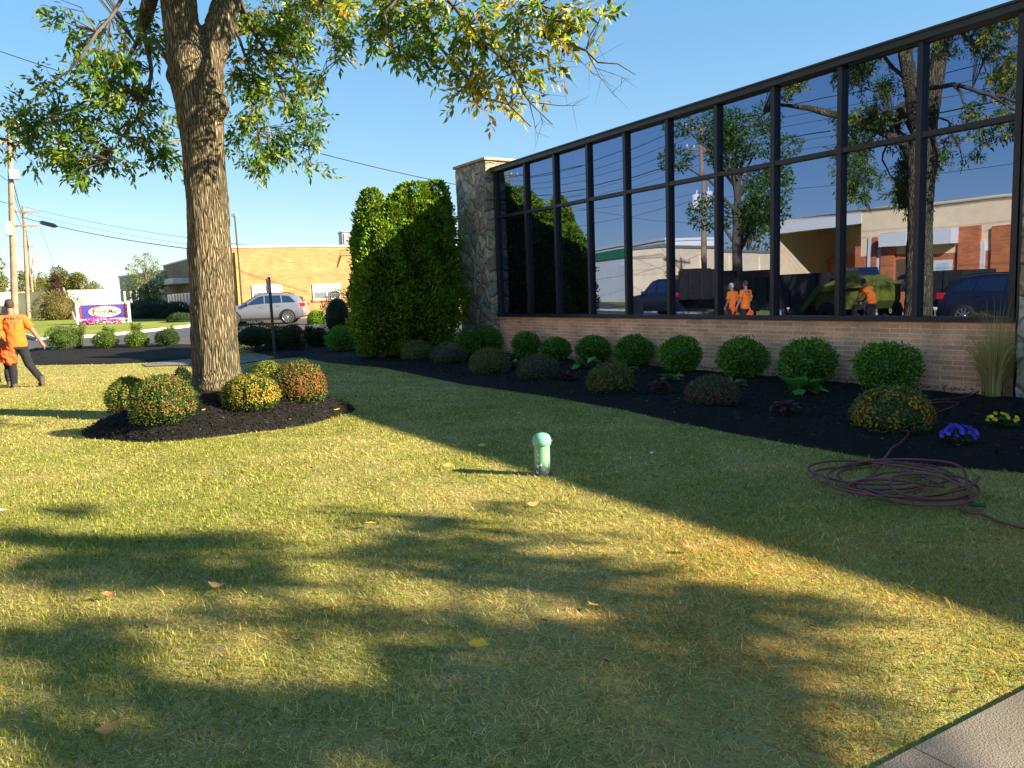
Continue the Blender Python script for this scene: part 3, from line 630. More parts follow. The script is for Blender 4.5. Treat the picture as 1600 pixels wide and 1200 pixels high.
# real furrows: displace along the normals
me = trunk.data; n = len(me.vertices); co = np.empty(n * 3, np.float32); me.vertices.foreach_get('co', co); co = co.reshape(-1, 3)
no = np.empty(n * 3, np.float32); me.vertices.foreach_get('normal', no); no = no.reshape(-1, 3)
ang = np.arctan2(co[:, 1], co[:, 0]) * .34
dsp = (vn(ang + .05 * np.sin(co[:, 2] * 5), co[:, 2] * .16, 34, 2) - .5) * .020 + (fbm(ang, co[:, 2], 2.5, 4) - .5) * .04
co += no * dsp[:, None]; me.vertices.foreach_set('co', co.ravel()); me.update()
me.polygons.foreach_set('use_smooth', np.ones(len(me.polygons), bool))

limb_pts = []          # every point a twig may spring from
def limb(bm, pts, r0, r1, jit=.05):
    P = [tp(*q) for q in pts]; out = [P[0]]
    for a, c in zip(P, P[1:]):
        k = max(2, int((c - a).length / .25))
        for j in range(1, k + 1): out.append(a.lerp(c, j / k) + Vector(rng.normal(0, jit, 3)) * (.4 if j == k else .5))
    n = len(out); bm.tube(out, [r0 + (r1 - r0) * (i / (n - 1)) ** .7 for i in range(n)], 6)
    limb_pts.extend(out[1:]); return out
lb = MB()
limb(lb, [(219, 46, 11.25), (228, 70, 11.2), (240, 110, 11.1), (226, 160, 11.0), (190, 215, 10.8), (172, 250, 10.7)], .05, .008)
limb(lb, [(222, 48, 11.25), (205, 90, 11.5), (170, 130, 11.6), (120, 170, 11.4), (60, 190, 11.2), (15, 205, 11.0)], .04, .008)
limb(lb, [(230, 40, 11.3), (262, 95, 10.9), (285, 112, 10.7)], .03, .015)
limb(lb, [(250, -30, 10.9), (200, -8, 10.2), (150, 55, 9.9), (110, 110, 9.8), (70, 140, 9.8)], .04, .006)
limb(lb, [(358, -20, 10.9), (385, 20, 11.5), (420, 90, 12.0), (445, 160, 12.2), (480, 200, 12.3), (492, 262, 12.3)], .045, .007)
limb(lb, [(350, 20, 10.9), (375, 60, 11.6), (395, 120, 11.9), (402, 200, 12.0)], .035, .007)
limb(lb, [(430, 50, 14.0), (460, 100, 14.6), (480, 150, 15.0)], .04, .01)
limb(lb, [(375, -60, 10.9), (470, -70, 10.2), (560, -40, 9.5), (640, 10, 9.0), (690, 75, 8.7), (760, 150, 8.4), (835, 195, 8.2)], .075, .005)
limb(lb, [(560, -40, 9.5), (650, -30, 9.0), (710, 10, 8.7), (765, 70, 8.4), (810, 130, 8.2), (865, 190, 8.0)], .045, .005)
limb(lb, [(640, -35, 9.0), (760, -40, 8.5), (840, 5, 8.2), (890, 60, 8.0), (935, 95, 7.9), (990, 108, 7.8)], .045, .004)
limb(lb, [(470, -70, 10.2), (500, 0, 9.8), (520, 60, 9.6), (560, 110, 9.5)], .035, .006)
limb(lb, [(650, -30, 9.0), (600, 20, 8.9), (610, 70, 8.8), (650, 110, 8.7)], .025, .005)
limb(lb, [(262, -230, 10.4), (180, -300, 10.0), (90, -280, 9.6), (20, -200, 9.3)], .07, .01)
limb(lb, [(410, -190, 11.2), (520, -280, 10.6), (640, -300, 10.0), (760, -240, 9.4)], .07, .01)
limb(lb, [(258, -320, 10.3), (250, -520, 10.1), (270, -700, 9.8)], .09, .01)
limb(lb, [(428, -310, 11.3), (500, -500, 12.0), (560, -640, 12.6)], .07, .01)
limb(lb, [(350, -60, 10.9), (330, -200, 12.2), (340, -300, 13.6)], .06, .01)
n_core = len(limb_pts)
for q in ((880, 100), (905, 140), (930, 120), (960, 150), (860, 150), (850, 200), (840, 215), (900, 165), (940, 75), (985, 125)):   # bare twigs at the tip
    s0 = min(limb_pts, key=lambda p: (p - tp(q[0] - 40, q[1] - 40, 8.1)).length); e = tp(*q, 7.9); m_ = s0.lerp(e, .5) + Vector(rng.normal(0, .06, 3))
    lb.tube([s0, m_, e], [.006, .004, .0015], 4)
    for j in range(4):
        p0 = m_.lerp(e, rng.uniform(0, .9)); lb.tube([p0, p0 + Vector(rng.normal(0, .12, 3)) + (e - s0) * .2], [.003, .001], 3)
CL = [  # px, py, radius px, depth, share of yellow
    (18, 165, 26, 11.0, .05), (28, 215, 30, 11.0, .02), (62, 125, 30, 10.9, .08), (70, 205, 46, 10.9, .04), (105, 170, 48, 10.9, .1), (100, 250, 34, 10.8, .04), (140, 225, 46, 10.8, .1),
    (140, 125, 46, 10.5, .15), (175, 75, 46, 10.4, .2), (190, 150, 42, 11.0, .15), (220, 205, 40, 10.9, .2), (205, 110, 40, 11.0, .25), (138, 278, 22, 10.7, .05), (85, 12, 26, 10.0, .3), (240, 60, 34, 11.4, .2), (245, 250, 26, 11.2, .35),
    (264, 190, 24, 11.6, .2), (262, 235, 20, 11.5, .2), (190, 255, 22, 10.7, .1), (120, 60, 20, 10.2, .1), (215, 20, 34, 11.3, .3), (60, 262, 16, 10.9, .05), (275, 262, 12, 11.3, .2), (150, 180, 34, 11.0, .1), (40, 180, 28, 11.1, .05), (125, 255, 26, 10.8, .1),
    (385, 30, 40, 11.6, .3), (400, 95, 42, 11.9, .2), (425, 150, 42, 12.1, .15), (450, 70, 46, 12.2, .25), (470, 130, 36, 12.4, .1), (485, 185, 32, 12.3, .08), (435, 210, 40, 12.2, .08), (400, 235, 34, 12.0, .05), (385, 180, 34, 12.0, .15), (492, 262, 15, 12.2, .3), (450, 30, 44, 11.8, .3), (375, 120, 26, 12.0, .3), (410, 262, 14, 11.9, .05), (475, 215, 26, 12.3, .08), (365, 215, 20, 12.1, .1),
    (505, 25, 44, 9.8, .3), (545, 75, 40, 9.6, .35), (500, 110, 26, 9.8, .2), (580, 25, 44, 9.2, .35), (600, 85, 26, 8.9, .3), (640, 50, 42, 8.9, .35), (660, 100, 34, 8.8, .25), (690, 35, 42, 8.7, .5), (705, 90, 38, 8.6, .35), (730, 55, 40, 8.5, .55), (755, 20, 44, 8.5, .6), (745, 115, 36, 8.5, .55), (775, 90, 40, 8.4, .7), (795, 130, 34, 8.3, .85), (770, 155, 22, 8.4, .6), (805, 50, 42, 8.3, .7), (835, 90, 30, 8.2, .8), (830, 130, 24, 8.2, .9), (850, 25, 42, 8.2, .5), (885, 45, 30, 8.1, .6), (915, 25, 30, 8.0, .4), (935, 38, 18, 7.9, .6), (805, 160, 18, 8.3, .9), (720, 150, 13, 8.6, .8), (740, 165, 11, 8.6, .9), (620, 15, 40, 9.0, .3), (665, 15, 36, 8.8, .4), (890, 20, 22, 8.0, .3), (700, 130, 24, 8.6, .3), (860, 60, 24, 8.1, .6)]
for k in range(60):                             # the crown above the picture (its shade and its mirror image)
    a = rng.uniform(0, 6.28); rr = 3.6 * math.sqrt(rng.uniform()); zz = rng.uniform(0, 1)
    CL.append((Vector((math.cos(a) * rr * (1 - .45 * zz) + .3, math.sin(a) * rr * (1 - .45 * zz), 5.9 + 4.2 * zz)), 0, rng.uniform(42, 70), 0, rng.uniform(.05, .5)))
LV = []
LP = np.array([tuple(p) for p in limb_pts])
def sprig(P, D, frac, size):
    """compound leaves: five or seven drooping leaflets each"""
    k = 6; n = len(P); t = np.linspace(.25, 1, k)
    ax = unit(D + np.array([0, 0, -.5]) + rng.normal(0, .3, (n, 3))); Ls = rng.uniform(.16, .26, (n, 1)) * size
    sd = unit(np.cross(ax, rng.normal(size=(n, 3)))); parts = []
    base_c = np.where(rng.uniform(size=(n, 1)) < frac, pal(n, YELL, [4, 4, 2, 3]), pal(n, GREEN, [4, 4, 3, 3]))
    for j in range(k):
        s_ = 1 if j % 2 else -1; last = j == k - 1
        d = ax * (.65 if not last else 1) + sd * s_ * (.8 if not last else 0) + np.array([0, 0, -.35]) + rng.normal(0, .22, (n, 3))
        parts.append(leaves(P + ax * Ls * t[j], d, rng.normal(size=(n, 3)) + np.array([0, 0, .6]), rng.uniform(.078, .128, n) * size, rng.uniform(.030, .048, n) * size, base_c * rng.uniform(.8, 1.2, (n, 1)), .15, .4))
    return join_np(parts)
for c in CL:
    if isinstance(c[0], Vector): cen = c[0]; r = c[2] * PXM(10.5); frac = c[4]; dens = .85
    else: cen = tp(c[0], c[1] - (14 if c[0] > 500 else 0), c[3]); r = c[2] * PXM(c[3]); frac = c[4] * (.55 if c[0] < 740 else .95); dens = 1.0
    d2 = np.linalg.norm(LP - np.array(cen), axis=1); s0 = Vector(LP[int(np.argmin(d2))])
    nt = max(3, int(8 * (r / .35) ** 1.2)); cps = []; cds = []
    for j in range(nt):
        e = cen + Vector(rng.normal(size=3)).normalized() * r * rng.uniform(.35, .95) + Vector((0, 0, -.1 * r))
        m_ = s0.lerp(e, .5) + Vector((0, 0, .12 * (e - s0).length)) + Vector(rng.normal(0, .05, 3))
        lb.tube([s0, m_, e], [.009, .006, .002], 4, cap=False)
        kk = max(2, int(7.4 * dens * max(.5, r / .35)))
        for q in range(kk):
            t = rng.uniform(.55, 1.0) if (e - s0).length < 1.2 * r else rng.uniform(.7, 1.0)
            p = (s0.lerp(m_, t * 2) if t < .5 else m_.lerp(e, t * 2 - 1))
            cps.append(tuple(p + Vector(rng.normal(0, .05, 3)))); cds.append(tuple((e - m_).normalized() + Vector(rng.normal(0, .8, 3))))
    LV.append(sprig(np.array(cps), np.array(cds), frac, 1.0))
lb.build('branches', M['bark_far'], tree)
v, f, c = join_np(LV); link('crown', mesh_np('crown', v, f, M['leaf'], c), tree)

# ------------------------------------------------------------------ generic tree, and the tree that shades the lawn from beside the camera
def leafy_tree(name, label, loc, h, crown, trunk_r, cols, wts, leaf=.16, n=3500, group=None, blobs=None, trans='leaf', trunk_top=.55):
    t = thing(name, label, 'tree', loc, rng.uniform(0, 6), group); b = MB()
    b.tube([(0, 0, -.2), (.02, 0, h * .2), (-.03, .04, h * .4), (0, 0, h * trunk_top), (.03, 0, h * .9)], [trunk_r * 1.3, trunk_r, trunk_r * .8, trunk_r * .6, trunk_r * .12], 10)
    if blobs is None:
        blobs = []
        for k in range(22):
            z = rng.uniform(0, 1); a = rng.uniform(0, 6.28); rr = crown * math.sin(math.pi * min(1, z * .8 + .2)) * rng.uniform(.3, .85)
            blobs.append((math.cos(a) * rr, math.sin(a) * rr, h * (.32 + .62 * z), crown * rng.uniform(.22, .40)))
    for (x, y, z, r) in blobs:
        b.tube([(0, 0, min(h * .8, z * .7)), (x * .5, y * .5, z * .88), (x, y, z)], [trunk_r * .35, trunk_r * .2, trunk_r * .05], 5, cap=False)
    b.build('trunk', M['bark_far'], t)
    tot = sum(q[3] ** 2 for q in blobs); parts = []
    for (x, y, z, r) in blobs:
        k = max(4, int(n * r * r / tot)); d = rnd_dirs(k); P = np.array([x, y, z]) + d * r * rng.uniform(.35, 1.0, (k, 1)) ** .6 * np.array([1, 1, .8])
        parts.append(leaves(P, d + rng.normal(0, .8, (k, 3)) + [0, 0, -.3], rng.normal(size=(k, 3)) + d, rng.uniform(.7, 1.3, k) * leaf, rng.uniform(.35, .6, k) * leaf, pal(k, cols, wts) * rng.uniform(.75, 1.25), .2))
    v, f, c = join_np(parts); link('crown', mesh_np('crown', v, f, M[trans], c), t)
    return t
# crown pieces are hung where the sun, passing them, throws the shade seen on the grass
SX = SUN.x / SUN.z; SY = SUN.y / SUN.z
stx = Vector((8.6, -2.2, 0)); blobs = []
SH = [(400, 962, 160, 22, .45), (640, 1062, 200, 26, .5), (1180, 1085, 120, 44, .7), (1000, 1180, 260, 36, .8), (150, 1085, 160, 26, .4), (700, 842, 140, 18, .45), (760, 1010, 180, 40, .5), (820, 1150, 250, 50, .7), (480, 1150, 250, 45, .7), (1080, 950, 150, 36, .5), (80, 1020, 110, 40, .6), (820, 892, 200, 24, .5), (250, 878, 210, 22, .5), (600, 1150, 260, 40, .6), (960, 1030, 160, 40, .5), (1040, 930, 200, 22, .5), (140, 1170, 150, 24, .5), (100, 800, 48, 7, .6), (40, 842, 60, 14, .9), (180, 850, 100, 14, .9), (330, 845, 100, 13, .9), (120, 900, 150, 24, 1.1), (300, 905, 130, 20, 1.1), (420, 915, 70, 12, .8), (560, 868, 60, 18, .8), (640, 815, 90, 12, .7), (690, 860, 110, 18, .9), (800, 795, 70, 9, .5), (760, 905, 130, 18, .8), (900, 905, 90, 18, .9),
      (60, 1005, 90, 30, 1.0), (10, 1120, 70, 30, .8), (330, 1110, 130, 40, 1.1), (520, 1120, 140, 50, 1.2), (700, 1080, 130, 45, 1.0), (640, 970, 110, 22, .7), (450, 985, 120, 18, .35), (860, 1000, 120, 28, .8), (1020, 960, 120, 30, .9), (1150, 965, 110, 22, .7), (960, 1110, 130, 45, .9), (1120, 1100, 110, 50, .9), (300, 1190, 200, 30, .9), (700, 1190, 220, 40, 1.1), (1080, 1190, 180, 35, .9), (880, 840, 60, 10, .3), (1300, 1000, 80, 16, .4), (1210, 1140, 90, 36, .7), (1290, 960, 90, 14, .5), (1150, 1020, 120, 30, .8), (880, 1060, 120, 30, .8), (530, 800, 60, 7, .3), (200, 980, 90, 14, .25), (1000, 880, 60, 9, .3)]
parts = []
for px, py, rx, ry, de in SH:
    c0 = pick(px, py); ax = (pick(px + rx, py) - c0); ay = (pick(px, py - ry) - pick(px, py + ry)) * .5
    zc = min(8.6, max(4.9, (stx.x - c0.x) / SX * .55 + 2.9 + rng.uniform(-.3, .3)))
    area = math.pi * ax.length * ay.length * math.sin(SUN_EL); k = int(area * de * 6.0 / (.5 * .15 * .10) / 1.0)
    a = rng.uniform(0, 6.28, k); rr = np.sqrt(rng.uniform(0, 1, k)) ** .9; u_ = rr * np.cos(a); v_ = rr * np.sin(a); z = zc + rng.normal(0, .22, k)
    G = np.array(c0)[None] + u_[:, None] * np.array(ax)[None] + v_[:, None] * np.array(ay)[None]
    P = np.c_[G[:, 0] + SX * z, G[:, 1] + SY * z, z] - np.array(stx)
    parts.append(leaves(P, rng.normal(size=(k, 3)) + [0, 0, -.5], rng.normal(size=(k, 3)) + [0, 0, .5], rng.uniform(.11, .18, k), rng.uniform(.07, .12, k), pal(k, GREEN + YELL[:2], [4, 4, 3, 3, 1, 1]), .15))
    blobs.append(P.mean(0))
st = thing('shade_tree', 'ash tree beside the walk whose crown shades the near lawn', 'tree', stx)
b = MB(); b.tube([(0, 0, -.2), (0, 0, .6), (.05, 0, 2.2), (0, .05, 3.6), (-.1, .1, 5.2), (0, 0, 7.6)], [.42, .34, .30, .27, .2, .06], 14)
for q in blobs: b.tube([(0, .05, min(3.4 + abs(q[2] - 4) * .3, 5.6)), (q[0] * .5, q[1] * .5, q[2] * .9 - .2), tuple(q)], [.035, .02, .006], 6, cap=False)
b.build('trunk', M['bark'], st); v, f, c = join_np(parts); link('crown', mesh_np('crown', v, f, M['leaf'], c), st)

AUT = [(.10, .13, .02), (.16, .15, .025), (.07, .10, .02), (.22, .16, .03)]
def at_px(px, py, d): p = at_depth(px, py, d); return (p.x, p.y, gz(p.x, p.y))
for i, (px, top, d, w, lab, wt) in enumerate([(-6, 398, 110, 34, 'olive green tree behind the white warehouse, nearest the frame edge', [3, 3, 3, 1]), (40, 425, 130, 26, 'pale olive tree between the two rear utility poles', [3, 3, 3, 1]),
        (95, 419, 150, 30, 'tall rounded autumn tree behind the red leaved tree', [2, 3, 2, 2]), (126, 427, 150, 26, 'mid height autumn tree behind the cream shed', [2, 3, 2, 2]), (150, 440, 152, 18, 'lowest autumn tree at the end of the far row', [2, 3, 2, 2]), (70, 428, 160, 24, 'yellowing tree behind the rearmost pole', [1, 4, 1, 2])]):
    x, y, z = at_px(px, 480, d); hh = at_depth(px, top, d).z - z; r = w * PXM(d)
    leafy_tree('broadleaf_tree', lab, (x, y, z), hh, r, .25, AUT, wt, r * .13, 2200, 'autumn trees on the skyline')
x, y, z = at_px(90, 480, 78); hh = at_depth(92, 425, 78).z - z
bl = [(math.cos(k * 2.4) * (1 - k / 30) * 1.35 * .7, math.sin(k * 2.4) * (1 - k / 30) * 1.35 * .7, hh * (.15 + .8 * k / 30), .62 - .011 * k) for k in range(30)]
leafy_tree('red_leaved_tree', 'dark red conical tree behind the rounded olive hedge', (x, y, z), hh, 1.5, .15, [(.06, .03, .02), (.09, .04, .025), (.05, .045, .02)], [3, 2, 1], .22, 3500, blobs=bl)
x, y, z = at_px(232, 480, 62); hh = at_depth(232, 391, 62).z - z
bl = [(math.cos(k * 2.4) * 1.15 * math.sin(.35 + 2.5 * k / 26), math.sin(k * 2.4) * 1.15 * math.sin(.35 + 2.5 * k / 26), hh * (.25 + .72 * k / 26), .75 * (1.05 - k / 34)) for k in range(26)]
leafy_tree('birch_tree', 'loose pale leaved birch in front of the grey building', (x, y, z), hh, 1.5, .12, [(.15, .19, .06), (.20, .22, .08), (.09, .13, .04)], [3, 2, 2], .17, 3600, blobs=bl)
# slim dark street tree, only seen mirrored between the middle mullions
q = mirror(at_depth(1150, 470, 34.0)); hh = 9.5
bl = [(rng.normal(0, 1.1), rng.normal(0, 1.1), rng.uniform(3.9, 8.6), rng.uniform(.6, 1.05)) for k in range(20)]
leafy_tree('street_tree', 'slim dark street tree across the kerb, mirrored in the middle pane', (q.x, q.y, 0), hh, 2.2, .24, GREEN, [4, 1, 0, 6], .17, 9000, blobs=bl, )
q = mirror(at_depth(1168, 400, 95)); leafy_tree('broadleaf_tree', 'hazy green tree behind the mirrored tan warehouse', (q.x, q.y, gz(q.x, q.y)), 11.0, 4.5, .3, AUT, [3, 2, 3, 1], .5, 900)

# ------------------------------------------------------------------ shrubs
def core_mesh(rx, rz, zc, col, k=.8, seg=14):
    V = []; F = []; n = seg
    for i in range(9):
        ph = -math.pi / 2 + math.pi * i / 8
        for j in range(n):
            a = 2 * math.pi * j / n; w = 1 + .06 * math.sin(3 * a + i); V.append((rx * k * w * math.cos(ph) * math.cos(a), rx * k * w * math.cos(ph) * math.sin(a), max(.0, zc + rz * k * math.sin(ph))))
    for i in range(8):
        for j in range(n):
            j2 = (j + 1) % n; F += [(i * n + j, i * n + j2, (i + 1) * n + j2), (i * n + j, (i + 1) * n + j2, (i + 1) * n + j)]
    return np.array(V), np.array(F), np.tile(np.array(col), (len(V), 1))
def shrub_mesh(rx, rz, zc, leaf, n, cols, wts, up=.35, bump=.10, aspect=.5, seed=0, spread=.7, lo=-.9):
    """leaves over a lumpy rounded body, denser outside, with a filled inside"""
    d = rnd_dirs(n); d = d[d[:, 2] > lo]; n = len(d)
    lump = 1 + bump * (vn(np.arctan2(d[:, 1], d[:, 0]) * 1.6 + 9, d[:, 2] * 3, 1.2, seed) - .5) * 2 + bump * .5 * rng.normal(size=n)
    r = lump * (1 - .24 * rng.uniform(0, 1, n) ** 2.2) * np.where(rng.uniform(0, 1, n) < .035, rng.uniform(1.04, 1.14, n), 1.0)
    P = d * np.array([rx, rx, rz]) * r[:, None] + [0, 0, zc]; P[:, 2] = np.maximum(P[:, 2], .01)
    D = d + [0, 0, up] + rng.normal(0, spread, (n, 3))
    v, f, c = leaves(P, D, d + rng.normal(0, .5, (n, 3)), rng.uniform(.7, 1.3, n) * leaf, rng.uniform(.8, 1.2, n) * leaf * aspect, pal(n, cols, wts), .2)
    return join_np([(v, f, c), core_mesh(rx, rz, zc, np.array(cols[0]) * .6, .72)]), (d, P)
BOX = [(.055, .165, .012), (.10, .27, .018), (.20, .38, .032), (.028, .09, .010)]
def shrub(name, label, cat, loc, rx, h, leaf, n, cols, wts, group=None, flowers=None, zc=None, seed=0, mat='bush', **kw):
    zc = h * .5 if zc is None else zc; rz = h - zc
    (v, f, c), (d, P) = shrub_mesh(rx, rz, zc, leaf, n, cols, wts, seed=seed, **kw)
    t = thing(name, label, cat, loc, 0, group)
    link('foliage', mesh_np('foliage', v, f, M[mat], c), t)
    b = MB()
    for k in range(4): a = k * 1.7; b.tube([(.02 * math.cos(a), .02 * math.sin(a), -.04), (rx * .4 * math.cos(a), rx * .4 * math.sin(a), zc)], [.012, .006], 5)
    b.build('stem', M['twig'], t)
    if flowers:
        fn, fcols, fw, fs, lo = flowers; dd = rnd_dirs(fn * 2); dd = dd[dd[:, 2] > lo][:fn]; k = len(dd)
        dd = dd[vn(dd[:, 0] * 3 + 5, dd[:, 1] * 3, 1.3, seed + 4) > .30]; k = len(dd)
        C = dd * np.array([rx, rx, rz]) * rng.uniform(.97, 1.06, (k, 1)) + [0, 0, zc]; pcs = []; fc = pal(k, fcols, fw)
        a0 = unit(np.cross(dd, [[0.2, .1, 1]])); a1 = np.cross(dd, a0)
        for j in range(5):
            a = j * 1.2566; D = a0 * math.cos(a) + a1 * math.sin(a) + dd * .55
            pcs.append(leaves(C, D, dd, rng.uniform(.8, 1.2, k) * fs, np.full(k, fs * .8), fc * rng.uniform(.8, 1.2, (k, 1)), .1, .6))
        v, f, c = join_np(pcs); stuff(link('flowers', mesh_np('flowers', v, f, M['petal'], c), t))
    return t
# ten clipped boxwoods under the glass
BX = [(733, 562, 19.5, 40, 'dullest small boxwood ball tucked against the foot of the far stone pillar'), (775, 558, 22.5, 42, 'boxwood ball half under the far stone pillar edge, first under the window wall'), (822.5, 566, 22.5, 40, 'boxwood ball behind the white edged hosta nearest the far pillar'),
      (869.5, 572, 23.5, 37, 'boxwood ball fourth from the far stone pillar, behind the dusky chrysanthemum'), (927, 575, 26.5, 42, 'boxwood ball directly behind the spreading pale hosta'), (995.5, 581, 30, 49, 'brownish tinged boxwood ball behind the largest bronze chrysanthemum'),
      (1064, 592, 33, 58, 'upright boxwood ball with a small hosta at its right foot in mid bed'), (1160, 601, 39, 64, 'wide boxwood ball standing behind the reddish chrysanthemum'), (1261, 610, 43.5, 70, 'dark boxwood ball with an arching hosta right at its foot'), (1387, 620, 50, 75, 'largest and brightest green boxwood ball behind the orange chrysanthemum')]
for i, (px, py, r, h, lab) in enumerate(BX):
    q = pick(px, py - 3); d = q.y * 1.0; s = PXM(d); o_ = off_of(q.x, q.y)
    if o_ < r * s + .05: q = q - Vector((NX, NY, 0)) * (r * s + .05 - o_)
    wts = [3, 4, 2, 3] if i < 6 else [2, 4, 3.5, 2]
    shrub('boxwood', lab, 'shrub', (q.x, q.y, bz(q.x, q.y) - .03), r * s * .94, h * s * .98, .038, int(3600 + i * 300), BOX, wts, 'boxwoods along the glass wall', seed=i, mat='box', aspect=.62, bump=.12, spread=.5, zc=h * s * .50)
MUMG = [(.09, .13, .04), (.15, .18, .06), (.06, .09, .03)]
MU = [(652, 573, 24, 33, 'small olive chrysanthemum cushion at the far end of the bed, beside the arborvitae', [(.16, .17, .03), (.12, .13, .03)], 300), (701.5, 578, 27, 34, 'grey green chrysanthemum cushion in front of the dull boxwood by the pillar', [(.10, .09, .055), (.13, .10, .06)], 300), (764.5, 595, 30, 42, 'olive yellow chrysanthemum cushion just past the stone pillar', [(.19, .15, .03), (.13, .14, .03)], 450),
      (841, 605, 32, 41, 'dusky purplish chrysanthemum cushion between two purple heucheras', [(.14, .085, .07), (.10, .07, .05)], 450), (955, 625, 36, 47, 'bronze tinted chrysanthemum cushion in mid bed with a hosta behind its shoulder', [(.22, .13, .03), (.16, .11, .03)], 600), (1113, 647, 40, 48, 'reddish topped chrysanthemum cushion on the lawn side of the wide boxwood', [(.20, .06, .04), (.15, .05, .04)], 520), (1393, 689, 57, 71, 'large chrysanthemum cushion flecked with orange blooms beside the hose', [(.48, .22, .02), (.40, .26, .03), (.36, .15, .02)], 800)]
for i, (px, py, r, h, lab, fc, fn) in enumerate(MU):
    q = pick(px, py - 4); s = PXM(q.y); g = MUMG if i not in (1, 3, 5) else [(.08, .10, .06), (.13, .14, .09), (.06, .07, .045)]
    shrub('chrysanthemum', lab, 'flower', (q.x, q.y, bz(q.x, q.y) - .02), r * s, h * s * .97, .034, int(3200 + i * 300), g, [3, 3, 2], 'chrysanthemums along the front of the bed', (fn, fc, [1] * len(fc), .017, -.25), zc=h * s * .36, seed=20 + i, aspect=.45, bump=.06, lo=-.55)
RM = [(203, 645, 33, 54, 'yellow green chrysanthemum at the far side of the ring, behind the rust red one', [(.30, .26, .03), (.22, .22, .04)], 500, [(.08, .12, .02), (.12, .15, .03), (.05, .085, .015)]), (257, 663, 50, 72, 'rust red and green chrysanthemum at the left of the mulch ring', [(.24, .06, .025), (.22, .10, .03), (.20, .15, .035)], 620, [(.05, .10, .018), (.08, .13, .02), (.035, .07, .015)]),
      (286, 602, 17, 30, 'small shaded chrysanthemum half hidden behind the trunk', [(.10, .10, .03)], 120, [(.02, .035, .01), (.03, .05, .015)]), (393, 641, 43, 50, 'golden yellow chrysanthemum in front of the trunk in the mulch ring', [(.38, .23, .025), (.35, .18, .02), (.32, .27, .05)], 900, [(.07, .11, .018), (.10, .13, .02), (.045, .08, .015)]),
      (419, 602, 31, 40, 'greenish yellow chrysanthemum peeping out behind the red blooming one', [(.38, .32, .04), (.28, .26, .04)], 500, [(.09, .13, .02), (.12, .15, .03), (.06, .09, .015)]), (467, 631, 42, 61, 'chrysanthemum covered in deep red blooms at the right of the mulch ring', [(.27, .045, .02), (.23, .06, .022), (.27, .12, .03)], 900, [(.07, .11, .02), (.10, .13, .025), (.045, .08, .015)])]
for i, (px, py, r, h, lab, fc, fn, g) in enumerate(RM):
    q = pick(px, py - 8); s = PXM(q.y); dv = Vector((q.x, q.y)).normalized()
    for _ in range(400):
        if ring_r(q.x, q.y) < 1 - .62 * r * s / RR: break
        q -= Vector((dv.x, dv.y, 0)) * (.01 if dv.dot(Vector((q.x - RC[0], q.y - RC[1]))) > 0 else -.01)
    s = PXM(q.y)
    shrub('chrysanthemum', lab, 'flower', (q.x, q.y, hz(q.x, q.y) - .03), r * s, max(h * s, (at_depth(px, py - h, q.y).z - hz(q.x, q.y))) if at_depth(px, py - h, q.y).z - hz(q.x, q.y) > .2 else h * s, .034, int(5200), g, [3, 3, 2][:len(g)], 'chrysanthemums round the ash tree', (fn * 2, fc, [1] * len(fc), .0115, -.3), zc=h * s * .38, seed=40 + i, aspect=.45, bump=.06, lo=-.6)
# heucheras and hostas
def rosette(name, label, cat, q, w, h, n, L, cols, wts, group, mat='bush', droop=.5):
    t = thing(name, label, cat, (q.x, q.y, bz(q.x, q.y) - .01), 0, group); a = rng.uniform(0, 6.28, n); ring = rng.uniform(0, 1, n)
    D0 = np.c_[np.cos(a) * (.25 + ring), np.sin(a) * (.25 + ring), .9 - .6 * ring]; P = unit(D0) * (w * .5 * (.25 + .45 * ring))[:, None] * [1, 1, h / w * 1.5] + [0, 0, h * .25]
    D = np.c_[np.cos(a), np.sin(a), .5 - droop * ring * 1.6]; v, f, c = leaves(P, D + rng.normal(0, .2, (n, 3)), np.tile([0, 0, 1.0], (n, 1)) + rng.normal(0, .25, (n, 3)), rng.uniform(.8, 1.2, n) * L, rng.uniform(.55, .7, n) * L, pal(n, cols, wts), .22, .5)
    link('leaves', mesh_np('leaves', v, f, M[mat], c), t); b = MB()
    for k in range(n): b.tube([(0, 0, -.02), tuple(P[k])], [.006, .004], 4, cap=False)
    b.build('stalk', M['twig'], t); return t
HE = [(730, 573, 14, 'small heuchera tuft in front of the pillar between two chrysanthemums'), (803, 589, 26, 'purple heuchera below the hosta nearest the far pillar'), (889, 608, 29, 'purple heuchera between the dusky and the bronze chrysanthemum'), (1031, 630, 41, 'broad dusky heuchera right of the bronze chrysanthemum'), (1225, 665, 44, 'dark plum heuchera in front of the arching hosta')]
for px, py, w, lab in HE:
    q = pick(px, py - 4); s = PXM(q.y); rosette('heuchera', lab, 'plant', q, w * s, w * s * .85, 64, .085, [(.08, .032, .045), (.12, .055, .065), (.17, .10, .10)], [3, 3, 1], 'purple heucheras in the bed')
HO = [(806, 573, 25, 'pale edged hosta above the heuchera nearest the far pillar'), (866, 580, 14, 'tiny hosta leaf tuft behind the dusky chrysanthemum'), (916, 586, 34, 'spreading hosta with arching pale leaves behind the bronze chrysanthemum'), (984, 590, 18, 'hosta peeping over the shoulder of the bronze chrysanthemum'), (1049, 606, 25, 'light green hosta at the foot of the upright boxwood'), (1147, 616, 20, 'hosta half hidden behind the reddish chrysanthemum'), (1247, 629, 44, 'arching hosta under the dark boxwood ball')]
for px, py, w, lab in HO:
    q = pick(px, py - 2); s = PXM(q.y); rosette('hosta', lab, 'plant', q, w * s, w * s * .55, 17, .17 * w / 30 + .05, [(.10, .24, .05), (.16, .30, .09), (.07, .19, .03)], [3, 2, 2], 'hostas in the bed', droop=.75)
